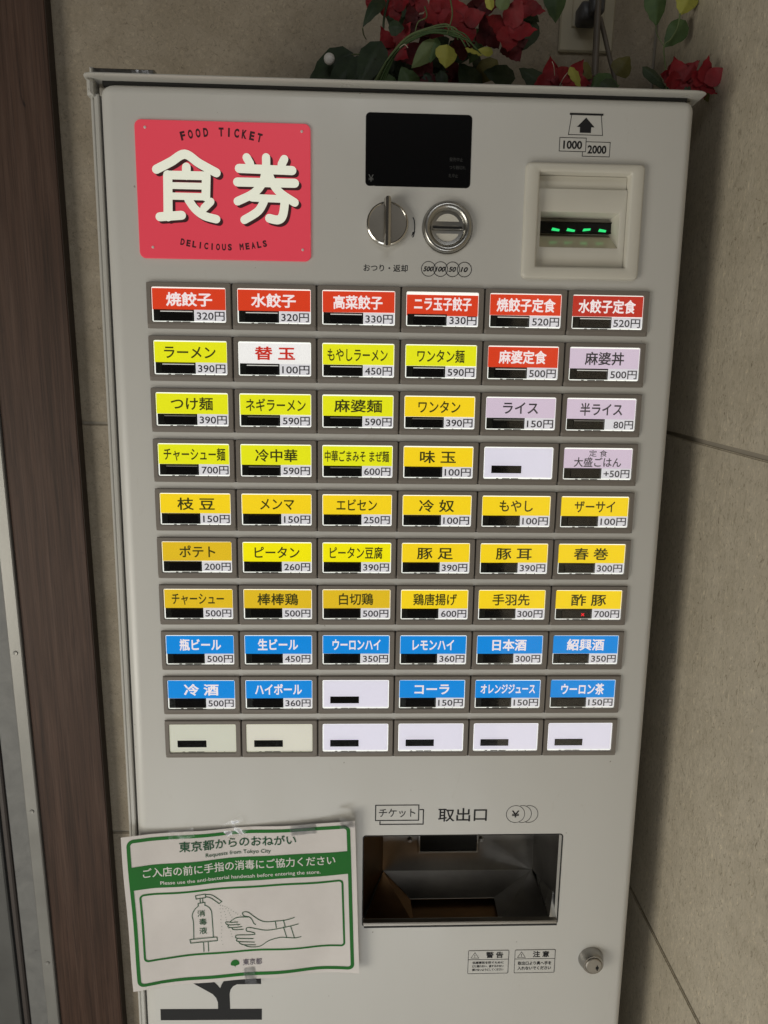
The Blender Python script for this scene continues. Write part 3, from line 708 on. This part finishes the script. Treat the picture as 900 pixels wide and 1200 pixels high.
text('¥', .1466, -.5999, .0120, ym, M_ink, -.0002, width=.0092, bold=.012)
for dx in (.0080, .0158):
    a0 = math.degrees(math.acos(dx/2/.011)) if dx == .0080 else 69.0
    pts = [(.1466+dx+.011*math.cos(R(a)), -.5999+.011*math.sin(R(a))) for a in range(-int(180-a0-1), int(180-a0), 6)]
    if dx > .01: pts = [(.1466+dx+.011*math.cos(R(a)), -.5999+.011*math.sin(R(a))) for a in range(-110, 111, 6)]
    ribbon(pts, .0006, -.00022, cap=False).build('coin_edge', M_ink, ym)

for (x0, ttl, lines, wt) in ((.0968, '警 告', ('低感事故を防ぐために', 'どに異れない、座するかない', '傾けないようにしてください'), .0215), (.1546, '注 意', ('取出口より奥へ手を', '入れないでください'), .0205)):
    pl = rplate(x0-.0004, x0+.0504, -.8162, -.7832, .0014, -.0003, .0004, .0001).build('warning_sticker', M_body, MACH, label='small caution sticker headed ' + ttl.replace(' ', ''))
    ribbon(rr(x0, x0+.0500, -.8158, -.7836, .0012, 3), .0006, -.0005, closed=True).build('sticker_border', M_ink, pl)
    MB().box(x0, x0+.05, -.0005, -.0004, -.7964, -.7958, 0).build('sticker_rule', M_ink, pl)
    ribbon([(x0+.0032, -.7940), (x0+.0130, -.7940), (x0+.0081, -.7862)], .0006, -.0005, closed=True).build('warning_triangle', M_ink, pl)
    text('!', x0+.0081, -.7912, .0055, pl, M_ink, -.0004, bold=.02)
    text(ttl, x0+.0325, -.7898, .0088, pl, M_ink, -.0004, width=wt, bold=.03)
    if len(lines) == 3:
        for q, s in enumerate(lines): text(s, x0+.0248, -.8005-.0050*q, .0036, pl, M_ink, -.0004, width=.0390, bold=.03)
    else:
        for q, s in enumerate(lines): text(s, x0+.0250, -.8022-.0070*q, .0052, pl, M_ink, -.0004, width=.0420, bold=.03)

# --- lock
lk = lathe(.2497, -.7970, [(.0158, .0005), (.0154, -.0020), (.0128, -.0100), (.0122, -.0112), (.0104, -.0112), (.0100, -.0100)], 48, (False, False)).build('lock', pm('worn chrome', (.36, .35, .33), .26, 1.0), MACH, 25, 'round chrome door lock with keyhole')
lathe(.2497, -.7970, [(.0101, -.0100), (.0100, -.0122), (.0090, -.0128)], 40).build('lock_core', M_brush, lk, 30)
MB().box(.2520, .2555, -.0132, -.0126, -.8010, -.7980, 0).build('keyhole', M_hole, lk)
MB().box(.2532, .2544, -.0133, -.0127, -.8030, -.7960, 0).build('keyhole', M_hole, lk)

# --- the big sideways letter on the lower door
def LG(pts): return [rect(180+x/4.5, 1060+y/4.5) for x, y in pts]
lg = MB()
lg.add(Y(LG([(36, 551), (571, 549), (571, 607), (38, 610)]), -.0002), [(0, 1, 2, 3)])
arm = [(340, 551), (339, 515), (330, 492), (312, 472), (282, 455), (195, 408), (300, 398), (322, 410), (338, 425), (351, 441), (360, 418), (378, 392), (566, 376), (567, 418), (440, 420), (420, 430), (406, 448), (401, 470), (404, 549)]
lg.add(Y(LG(arm), -.00025), [tuple(range(len(arm)))])
me = bpy.data.meshes.new('sideways_letter'); me.from_pydata(lg.v, [], lg.f); me.materials.append(M_logo)
bb = bmesh.new(); bb.from_mesh(me); bmesh.ops.triangulate(bb, faces=bb.faces[:], ngon_method='EAR_CLIP'); bb.to_mesh(me); bb.free()
o = bpy.data.objects.new('sideways_letter', me); COL.objects.link(o); o.parent = MACH; o['label'] = 'large charcoal letter k printed sideways'

# ------------------------------------------------------------------ poster (stands off the door a little, wavy)
PO = empty('paper_notice'); PO.parent = None
PO.location = MACH.location; PO.rotation_euler = MACH.rotation_euler
tag(PO, 'green and white hand sanitizer notice taped to the lower left of the machine', 'notice')
PC = ((-.3146, -.6218), (-.0438, -.6025), (-.0372, -.8038), (-.3091, -.8247))   # TL TR BR BL
PW, PH = .2715, .2025
def pw(px, pz, py=0.):
    """sheet coordinates (0..PW, 0..-PH) to the door, with the paper's own waves"""
    u, v = px/PW, -pz/PH
    a = [PC[0][k]*(1-u)*(1-v)+PC[1][k]*u*(1-v)+PC[2][k]*u*v+PC[3][k]*(1-u)*v for k in (0, 1)]
    zb = .0012*math.sin(u*math.pi*2.1+.4)*(1-v)+.0006*math.sin(u*math.pi*4+1)*(1-v)
    wv = .0016*math.sin(u*8.3+v*2.2)+.0011*math.sin(v*9-u*5)+.0008*math.sin(u*21+v*7)
    curl = .007*max(0, u-.8)**2/.04*(.3+v) + .0035*max(0, .12-u)/.12
    y = -.0045-wv*.8-curl*.8+py
    return (a[0], y, a[1]+zb)
def sheet(x0, x1, z0, z1, y, nx, nz, name, mat, parent, th=0):
    mb = MB(); v = [pw(x0+(x1-x0)*i/nx, z0+(z1-z0)*k/nz, y) for k in range(nz+1) for i in range(nx+1)]
    f = [(k*(nx+1)+i, k*(nx+1)+i+1, (k+1)*(nx+1)+i+1, (k+1)*(nx+1)+i) for k in range(nz) for i in range(nx)]
    if th:
        n = len(v); v += [(a, b+th, c) for a, b, c in v]; f += [tuple(q+n for q in reversed(g)) for g in f]
        e = [i for i in range(nx+1)]+[k*(nx+1)+nx for k in range(1, nz+1)]+[nz*(nx+1)+i for i in range(nx-1, -1, -1)]+[k*(nx+1) for k in range(nz-1, 0, -1)]
        f += [(e[i], e[(i+1) % len(e)], e[(i+1) % len(e)]+n, e[i]+n) for i in range(len(e))]
    return mb.add(v, f).build(name, mat, parent, 60)
sheet(0, PW, 0, -PH, 0, 48, 36, 'paper_sheet', M_paper, PO, .0003)
def prr(x0, x1, z0, z1, r, w, name, mat=M_green, y=-.0004):
    pts = rr(x0, x1, z0, z1, r, 6); dense = []
    for i, p in enumerate(pts):
        q = pts[(i+1) % len(pts)]; L = math.dist(p, q); n = max(1, int(L/.006))
        dense += [(p[0]+(q[0]-p[0])*k/n, p[1]+(q[1]-p[1])*k/n) for k in range(n)]
    mb = ribbon(dense, w, 0, closed=True); mb.v = [pw(x, z, y) for x, _, z in mb.v]; return mb.build(name, mat, PO)
prr(.0080, .2635, -.1955, -.0062, .0060, .0042, 'green_border')
sheet(.0080, .2635, -.0385, -.0690, -.0004, 48, 6, 'green_band', M_green, PO)
prr(.0165, .2545, -.1640, -.0770, .0045, .0024, 'inner_frame')
def inv(px, py):
    x, z = rect(px, py); u, v = .5, .5
    for _ in range(12):
        a = [PC[0][k]*(1-u)*(1-v)+PC[1][k]*u*(1-v)+PC[2][k]*u*v+PC[3][k]*(1-u)*v for k in (0, 1)]
        du = [-PC[0][k]*(1-v)+PC[1][k]*(1-v)+PC[2][k]*v-PC[3][k]*v for k in (0, 1)]; dv = [-PC[0][k]*(1-u)-PC[1][k]*u+PC[2][k]*u+PC[3][k]*(1-u) for k in (0, 1)]
        det = du[0]*dv[1]-du[1]*dv[0]; e = (x-a[0], z-a[1])
        u += (e[0]*dv[1]-e[1]*dv[0])/det; v += (du[0]*e[1]-du[1]*e[0])/det
    return u*PW, -v*PH
for (s, x, z, em, w, m, bd) in (('東京都からのおねがい', .1335, -.0188, .0138, .1365, M_pgreen, .012), ('Requests from Tokyo City', .1335, -.0317, .0068, .0760, M_pgreen, .004),
        ('ご入店の前に手指の消毒にご協力ください', .1345, -.0485, .0128, .2250, M_ptext, .012), ('Please use the anti-bacterial handwash before entering the store.', .1350, -.0627, .0064, .1880, M_ptext, .008),
        ('東京都', None, None, .0090, .0230, M_pgrey, .006)):
    if x is None: x, z = inv(140+485/3.103, 950+540/3.103)
    text(s, x, z, em, PO, m, -.0005, width=w, bold=bd, name='notice_lettering', warp=pw)
# drawing, traced as brush strokes in sheet coordinates
def draw(name, strokes, w=.0010):
    mb = MB()
    for pts in strokes:
        P = [inv(140+x/3.103, 950+y/3.103) for x, y in pts]
        if len(P) > 2: P = [(p.x, p.y) for p in smooth_pts([Vector(p) for p in P], 5)]
        ribbon(P, w, 0, mb=mb)
    mb.v = [pw(x, z, -.0005) for x, _, z in mb.v]; return mb.build(name, M_pgreen, PO)
draw('bottle_drawing', [[(272, 462), (271, 400), (267, 372), (277, 350), (290, 338)], [(343, 455), (339, 390), (336, 358), (326, 343), (312, 335)], [(258, 463), (356, 453)], [(258, 463), (261, 476)], [(356, 453), (358, 466)], [(261, 476), (358, 466)],
    [(289, 328), (313, 325)], [(289, 328), (289, 339)], [(313, 325), (313, 336)], [(296, 312), (297, 326)], [(305, 311), (306, 325)], [(280, 298), (315, 294)], [(280, 298), (282, 311)], [(315, 294), (316, 307)], [(282, 311), (316, 307)],
    [(316, 295), (340, 299), (374, 322)], [(316, 304), (334, 309), (364, 330)], [(374, 322), (364, 330)], [(307, 474), (309, 506)], [(324, 472), (326, 504)]], .0009)
for s, x, y in (('消', 299, 366), ('毒', 305, 398), ('液', 306, 431)):
    q = inv(140+x/3.103, 950+y/3.103); text(s, q[0], q[1], .0098, PO, M_pgreen, -.0005, bold=.005, name='notice_lettering', warp=pw)
draw('hands_drawing', [[(449, 362), (455, 357), (470, 358), (488, 371), (510, 386), (535, 393), (575, 388), (608, 382), (638, 371)], [(449, 362), (455, 372), (474, 376), (484, 386), (490, 399), (497, 404)],
    [(449, 376), (428, 379), (410, 390), (406, 397), (432, 395)], [(406, 397), (390, 396), (389, 402), (400, 407), (440, 404)], [(400, 407), (396, 414), (412, 417), (447, 412)], [(412, 417), (414, 423), (430, 424), (452, 422)],
    [(449, 376), (470, 376)], [(462, 421), (466, 416), (480, 416), (500, 420), (540, 424), (600, 410), (652, 394)], [(462, 421), (465, 429), (480, 432), (492, 436), (494, 441)],
    [(494, 441), (470, 443), (430, 444), (424, 450), (432, 456), (488, 457)], [(432, 456), (427, 462), (436, 468), (492, 470)], [(436, 468), (440, 475), (455, 480), (496, 480)], [(455, 480), (470, 487), (500, 487), (520, 480), (545, 462), (580, 449), (600, 446), (640, 446), (662, 441)],
    [(568, 389), (572, 413)], [(598, 383), (604, 407)], [(598, 408), (610, 446)], [(624, 403), (638, 446)]], .0009)
dots = MB()
for q in range(4):
    for k in range(12):
        t_ = k/11; x = 368+q*8+(t_*(8+q*27))*(1 if q else 1); yv = 336+t_*(142-q*30)+q*2
        if q == 3 and k > 7: continue
        a = inv(140+(x+random.uniform(-2, 2))/3.103, 950+yv/3.103); dots.add([pw(a[0]+.00042*math.cos(j*1.047), a[1]+.00042*math.sin(j*1.047), -.0005) for j in range(6)], [tuple(range(6))])
dots.build('spray_dots', M_pgreen, PO)
q = inv(140+422/3.103, 950+545/3.103)
gk = [(q[0]+.0052*math.cos(R(a)), q[1]-.0008+.0052*math.sin(R(a))) for a in range(-20, 201, 20)]+[(q[0]-.0006, q[1]-.0038), (q[0], q[1]-.0062), (q[0]+.0006, q[1]-.0038)]
mb = MB(); mb.add([pw(x, z, -.0005) for x, z in gk], [tuple(range(len(gk)))]); mb.build('ginkgo_emblem', M_green, PO, label='small green ginkgo leaf emblem')
# tape
def tape(cx, cz, w, h, a, wr, name='clear_tape'):
    mb = MB(); nx, nz = 14, 10; v = []
    for k in range(nz+1):
        for i in range(nx+1):
            x = (i/nx-.5)*w; z = (k/nz-.5)*h; X = cx+x*math.cos(a)-z*math.sin(a); Z = cz+x*math.sin(a)+z*math.cos(a)
            px, py, pz = pw(min(max(X, -.03), PW+.03), Z, -.0009)
            py += -abs(noise.noise(Vector((X*90, Z*90, cx*50))))*wr; v.append((px, py, pz))
    f = [(k*(nx+1)+i, k*(nx+1)+i+1, (k+1)*(nx+1)+i+1, (k+1)*(nx+1)+i) for k in range(nz) for i in range(nx)]
    return mb.add(v, f).build(name, M_tape, PO, 60)
tape(.1320, .0010, .028, .022, .5, .004); tape(.2100, -.0060, .030, .014, .05, .001); tape(.2620, .001, .016, .018, 0, .0015); tape(.0690, -.0020, .030, .012, .1, .001)
tape(.1390, -.1980, .014, .022, .12, .0015)

# ------------------------------------------------------------------ things on and above the machine
def at(px, py, y):
    """a point of the place seen at photograph position px, py, at distance y"""
    d = (.00120101957*px+1.15231801e-05*py-.509809942, -4.15375528e-05*px-.000262891073*py+1.15160082, 2.11120259e-05*px-.00117276365*py+.475928156)
    k = y/d[1]; return Vector((d[0]*k, y, 1.45+d[2]*k))

sl = empty('plastic_sleeve', at(140, 90, .80)); tag(sl, 'clear plastic sleeve lying on the top left corner of the machine', 'plastic sleeve')
a, b_ = at(106, 86, .80), at(181, 87.5, .80)
def wbox(name, x0, x1, y0, y1, z0, z1, mat, parent, c=.0008):
    o = MB().box(x0, x1, y0, y1, z0, z1, c).build(name, mat, parent); o.matrix_parent_inverse = parent.matrix_basis.inverted(); return o
zz = at(140, 88, .80).z
wbox('sleeve_film', a.x, b_.x, .80, .90, zz-.012, zz+.006, M_sleeve, sl)
wbox('paper_slip', a.x+.003, b_.x-.028, .806, .895, zz-.011, zz+.0035, M_sleeve_in, sl)
wbox('sleeve_end', a.x-.001, a.x+.003, .799, .86, zz-.012, zz+.0068, M_cap, sl, .0018)

# outlet
ou = empty('wall_outlet', at(684, 30, 1.034)); tag(ou, 'old ivory wall socket plate above the machine', 'wall outlet')
p0, p1 = at(653, 62, BY), at(716, 62, BY)
def wpart(mb, name, mat, parent, smooth=None):
    o = mb.build(name, mat, parent, smooth); o.matrix_parent_inverse = parent.matrix_basis.inverted(); return o
zb = p0.z; xc = (p0.x+p1.x)/2
wpart(rplate(p0.x, p1.x, zb, zb+.12, .003, BY-.006, BY-.0005, .002), 'cover_plate', M_outlet, ou, 40)
wpart(rplate(xc-.021, xc+.021, zb+.028, zb+.112, .001, BY-.0085, BY-.005, .001), 'socket_insert', M_outlet, ou, 40)
for dz in (.036, .044): wpart(MB().box(xc-.012, xc-.009, BY-.0092, BY-.008, zb+dz, zb+dz+.004, 0), 'socket_hole', M_hole, ou)
pg = empty('power_plug', (xc, BY-.02, zb+.06)); tag(pg, 'dark grey power plug in the wall socket with its cable running down', 'power plug')
pl = at(689, 17, BY-.02)
wpart(rplate(pl.x-.013, pl.x+.013, pl.z-.011, pl.z+.011, .005, BY-.034, BY-.0088, .004), 'plug_body', M_plug, pg, 50)
wpart(rplate(pl.x-.004, pl.x+.014, pl.z-.008, pl.z+.013, .004, BY-.046, BY-.034, .003), 'plug_back', M_plug, pg, 50)
cb = empty('cable', at(700, 40, .985)); tag(cb, 'thick brown grey cable hanging in front of the wall socket', 'cable')
wpart(tube(smooth_pts([at(703, -60, .99), at(701, 0, .99), at(699, 45, .985), at(697, 88, .98), at(696, 120, .985), at(698, 300, .999)], 6), .0042, 12), 'cable_run', M_cable, cb, 60)
wpart(tube(smooth_pts([at(703, 20, .988), at(708, 40, .992), at(714, 66, .992), at(720, 92, .992), at(722, 130, .995)], 6), .0030, 10), 'cable_branch', M_cable, cb, 60)

# ---- leaves, flowers, stems
def leaf_mb(base, tip, width, fold=.25, curl=.15, side=0.0, wob=0, point=.85, face=Vector((0, -1, .15))):
    base, tip = Vector(base), Vector(tip); ax = tip-base; L = ax.length; ax = ax.normalized()
    nrm = (face-face.dot(ax)*ax).normalized(); sd = ax.cross(nrm).normalized()
    sd = (sd*math.cos(side)+nrm*math.sin(side)).normalized(); nr = sd.cross(ax).normalized()
    if nr.dot(face) < 0: nr = -nr
    nl, nw = 9, 4; v = []; ph = random.random()*6
    for i in range(nl+1):
        t = i/nl; w = width/2*(math.sin(math.pi*min(1, t**.72))**point if 0 < t < 1 else 0)*(1-.12*t)
        for k in range(-nw, nw+1):
            s = k/nw; c = base+ax*L*t+sd*w*s
            h = -fold*abs(s)*w+curl*L*math.sin(t*math.pi)*.6+wob*.12*width*math.sin(t*9+s*2+ph)+abs(s)*.05*width*math.sin(t*22)*(1 if w > 0 else 0)
            if k == 0: h += .010*width
            v.append(c+nr*h)
    m = 2*nw+1; f = [(i*m+k, i*m+k+1, (i+1)*m+k+1, (i+1)*m+k) for i in range(nl) for k in range(2*nw)]
    return MB().add(v, f)
def solid_leaf(mb): 
    v = mb.v; n = len(v); mb.v = v+[(a, b+.0005, c) for a, b, c in v]; mb.f = mb.f+[tuple(q+n for q in reversed(g)) for g in mb.f]; return mb
def leaf(parent, b0, t0, w, y=.93, y2=None, mat=None, name='leaf', **k):
    mat = mat or M_leaf_dark
    B, T = at(b0[0], b0[1], y), at(t0[0], t0[1], y if y2 is None else y2)
    o = wpart(solid_leaf(leaf_mb(B, T, w*y/832, **k)), name, mat, parent, 80); return o
def flower(parent, c, r, y=.90, ang=0, tilt=0, n=4, mat=None, stamens=2, spread=1.0):
    """open bracts round a short cream stamen"""
    C = at(c[0], c[1], y); rad = r*y/832*.86; mb = MB()
    for k in range(n):
        a = ang+2*math.pi*k/n*spread+random.uniform(-.18, .18); L = rad*random.uniform(.88, 1.15)
        dirv = Vector((math.cos(a), -.30+random.uniform(-.25, .25)+tilt*math.sin(a), math.sin(a)))
        lm = leaf_mb(C-dirv*L*.05+Vector((0, .0012*k, 0)), C+dirv*L*1.08, L*.95, point=1.3, fold=-.10, curl=-.18, side=random.uniform(-.35, .35), wob=.16, face=Vector((-math.cos(a)*.35, -1, -math.sin(a)*.35)))
        mb.add(lm.v, lm.f)
    o = wpart(mb, 'flower', mat or M_petal, parent, 80)
    for k in range(stamens):
        a = random.uniform(0, 6.28); d = Vector((math.cos(a)*.35, -.55, math.sin(a)*.35+.15))*rad
        st = tube([C+d*.05, C+d*.6+Vector((0, 0, .002)), C+d], .0007, 5); hd = tube([C+d, C+d+Vector((.0014*math.cos(a), -.001, .0012))], .0015, 6, mb=st)
        s_ = wpart(hd, 'stamen', M_stamen, o, 60); s_.matrix_parent_inverse = (parent.matrix_basis).inverted()
    return o
def stem(parent, pts, r=.0012, mat=None):
    P = smooth_pts([at(*p) for p in pts], 6); return wpart(tube(P, r, 6, taper=.7), 'stem', mat or M_stem, parent, 70)

# main garland
G = empty('flower_garland', at(520, 100, .93)); tag(G, 'artificial garland of red flowers and dark leaves hanging over the middle of the machine top', 'flower garland')
# foliage mass, deeper down
for i in range(42):
    cx, cy = random.uniform(425, 575), random.uniform(10, 104)
    if cx < 452 and cy < 52: continue
    if cx > 556 and cy < 70 : continue
    a = random.uniform(0, 6.28); L = random.uniform(14, 26)
    leaf(G, (cx-L*math.cos(a), cy-L*math.sin(a)), (cx+L*math.cos(a), cy+L*math.sin(a)), random.uniform(16, 26), random.uniform(.945, 1.0), random.uniform(.94, 1.0), mat=M_leaf_dark, side=random.uniform(-.6, .6), wob=.5)
for i in range(9):
    cx, cy = random.uniform(448, 560), random.uniform(20, 108); a = random.uniform(0, 6.28); L = random.uniform(12, 20)
    leaf(G, (cx-L*math.cos(a), cy-L*math.sin(a)), (cx+L*math.cos(a), cy+L*math.sin(a)), random.uniform(12, 20), random.uniform(.92, .95), mat=random.choice((M_leaf, M_leaf_dark)), side=random.uniform(-.5, .5), wob=.5)
for (c, r, y, mt, st_) in (((461, 8), 20, .93, M_petal, 0), ((486, 26), 20, .92, M_petal_dark, 1), ((487, 2), 20, .93, M_petal, 1), ((460, 55), 25, .915, M_petal, 2), ((478, 62), 18, .93, M_petal_dark, 2),
        ((519, 12), 27, .90, M_petal, 1), ((544, 24), 27, .89, M_petal, 3), ((541, 56), 17, .92, M_petal_dark, 0), ((496, 88), 20, .94, M_petal_dark, 0), ((530, 92), 22, .95, M_petal_dark, 0),
        ((440, -6), 20, .93, M_petal, 0), ((505, 40), 20, .93, M_petal_dark, 1), ((596, 32), 32, .88, M_petal, 3), ((618, 6), 20, .90, M_petal, 1), ((574, 40), 20, .90, M_petal_dark, 0), ((600, 56), 18, .89, M_petal_dark, 0), ((563, 8), 20, .91, M_petal_dark, 0)):
    flower(G, c, r, y, random.uniform(0, 6), mat=mt, stamens=st_)
leaf(G, (450, -2), (425, 32), 15, .92, .90, M_leaf_dark, curl=.25)
leaf(G, (447, 48), (421, 100), 32, .91, .90, M_leaf_dark, curl=.1); leaf(G, (455, 32), (474, 33), 17, .90, mat=M_leaf_dark)
leaf(G, (524, 52), (522, 80), 26, .87, mat=M_leaf_yel, side=.3); leaf(G, (545, 56), (566, 66), 13, .87, mat=M_leaf_yel, side=.7)
leaf(G, (512, 48), (482, 80), 20, .88, mat=M_leaf_pale, side=.3); leaf(G, (512, 44), (504, 74), 14, .88, mat=M_leaf)
leaf(G, (605, 4), (632, 26), 20, .91, mat=M_leaf_dark); leaf(G, (626, 22), (607, 62), 26, .91, mat=M_leaf_dark); leaf(G, (583, 70), (553, 100), 24, .95, mat=M_leaf_olive)
leaf(G, (604, 92), (566, 84), 24, .93, mat=M_leaf_dark); leaf(G, (640, 104), (608, 80), 22, .93, mat=M_leaf_dark); leaf(G, (578, 62), (560, 58), 9, .89, mat=M_leaf_yel, side=.5)
leaf(G, (560, 108), (538, 74), 28, .94, mat=M_leaf_dark); leaf(G, (485, 108), (470, 78), 26, .90, mat=M_leaf); leaf(G, (462, 108), (440, 84), 22, .92, mat=M_leaf)
leaf(G, (586, 12), (594, -12), 16, .87, mat=M_leaf_pale); leaf(G, (576, 12), (570, -12), 10, .87, mat=M_leaf_yel)
for k in range(9):
    o_ = random.uniform(-4, 4); stem(G, [(436+k*1.2+o_*.5, 102, .90), (455+k+o_*.4, 70-k, .885), (480+o_, 45+o_*.5, .875), (505+o_, 32+k*.8, .87), (522+k*3, 30+k*1.6+o_, .87), (528+k*4.5, 44+k*2.0+o_, .872)], random.uniform(.0007, .0013), random.choice((M_stem, M_leaf, M_leaf_pale)))
stem(G, [(498, 8, .88), (500, 20, .87), (490, 26, .87), (486, 40, .875)], .0009); stem(G, [(528, 0, .87), (530, 18, .86), (524, 40, .86)], .0009); stem(G, [(455, 0, .92), (450, 22, .92), (449, 46, .92)], .0016, M_leaf_dark)
stem(G, [(425, 33, .90), (426, 40, .91), (429, 46, .92)], .0008); stem(G, [(468, 56, .88), (474, 52, .87), (478, 56, .87)], .0006, M_stamen)

# second cluster lying on the cap, in front of the cables
G2 = empty('flower_cluster', at(660, 104, .92)); tag(G2, 'low red blossom with yellow green leaves on the machine top below the socket', 'flower cluster')
flower(G2, (646, 94), 22, .90, .3, mat=M_petal, stamens=2); flower(G2, (670, 92), 24, .89, 1.2, mat=M_petal, stamens=2); flower(G2, (688, 98), 16, .92, .5, mat=M_petal_dark, stamens=0)
leaf(G2, (668, 78), (680, 104), 15, .87, mat=M_leaf_yel, side=.4); leaf(G2, (676, 76), (694, 92), 20, .92, mat=M_leaf_olive); leaf(G2, (692, 102), (726, 100), 32, .88, mat=M_leaf, wob=.6)
leaf(G2, (722, 88), (738, 66), 24, .95, mat=M_leaf_olive); leaf(G2, (704, 96), (726, 112), 20, .87, mat=M_leaf_dark); leaf(G2, (640, 108), (622, 84), 22, .93, mat=M_leaf_dark)
stem(G2, [(650, 88, .88), (649, 78, .87), (647, 72, .87)], .0005, M_stamen); stem(G2, [(656, 100, .88), (660, 92, .87), (666, 84, .87)], .0005, M_stamen)

# right hand sprig
G3 = empty('flower_sprig', at(808, 100, .84)); tag(G3, 'small sprig of two red blossoms at the top right corner of the machine', 'flower sprig')
flower(G3, (798, 92), 24, .86, 2.2, mat=M_petal, stamens=2, n=5); flower(G3, (826, 96), 22, .84, .3, mat=M_petal, stamens=3, n=5); flower(G3, (786, 88), 14, .87, 1.5, mat=M_petal, stamens=0, n=4)
leaf(G3, (753, 78), (781, 106), 13, .86, mat=M_leaf_dark, fold=.5); leaf(G3, (800, 96), (818, 70), 10, .86, mat=M_petal); leaf(G3, (826, 108), (840, 118), 14, .86, mat=M_leaf_olive); leaf(G3, (812, 104), (800, 114), 14, .86, mat=M_leaf_dark)
stem(G3, [(786, 94, .87), (781, 108, .87), (781, 118, .87)], .0008); stem(G3, [(820, 100, .86), (806, 110, .87), (800, 120, .87)], .0008)
# hanging leaves above it
G4 = empty('hanging_leaf_sprig', at(780, 20, .90)); tag(G4, 'pale leafy sprig hanging down in front of the wall above the top right corner', 'leaf sprig')
leaf(G4, (768, -16), (769, 31), 25, .92, mat=M_leaf, fold=.4); leaf(G4, (812, -16), (797, 18), 26, .91, mat=M_leaf_yel, fold=.4); leaf(G4, (804, 24), (778, 56), 24, .915, mat=M_leaf, fold=.2)
stem(G4, [(797, 16, .905), (794, 32, .905), (786, 46, .905), (778, 55, .905), (780, 80, .91), (781, 108, .92)], .0011, M_leaf_pale); stem(G4, [(769, 30, .92), (770, 40, .91), (778, 54, .906)], .0007, M_leaf_pale)
# hanging green leaf near the socket
G5 = empty('hanging_leaf', at(653, 5, .93)); tag(G5, 'single rounded green leaf hanging left of the socket', 'leaf'); leaf(G5, (650, -22), (651, 27), 26, .93, mat=M_leaf, fold=.3); leaf(G5, (668, -14), (640, -2), 16, .94, mat=M_leaf)
# pinned leaf on the left
G6 = empty('pinned_leaf_sprig', at(390, 80, 1.0)); tag(G6, 'dark leaves pinned to the wall left of the garland', 'leaf sprig')
leaf(G6, (414, 62), (361, 98), 38, 1.005, 1.012, M_leaf_dark, fold=.2, curl=.05); leaf(G6, (424, 70), (384, 108), 34, .985, mat=M_leaf_dark); leaf(G6, (430, 66), (410, 106), 30, .97, mat=M_leaf_dark)
stem(G6, [(412, 64, .995), (424, 64, .99), (438, 70, .97)], .0010)
pn = at(386, 70, .995)
ob = lathe(pn.x, pn.z, [(.0012, BY-.0003), (.0012, .994), (.0066, .9935), (.0068, .9915), (.0055, .9895), (.0025, .9885)], 24).build('push_pin', M_pin, None, 50)
tag(ob, 'white push pin holding the dark leaf to the wall', 'push pin')

run_jobs()
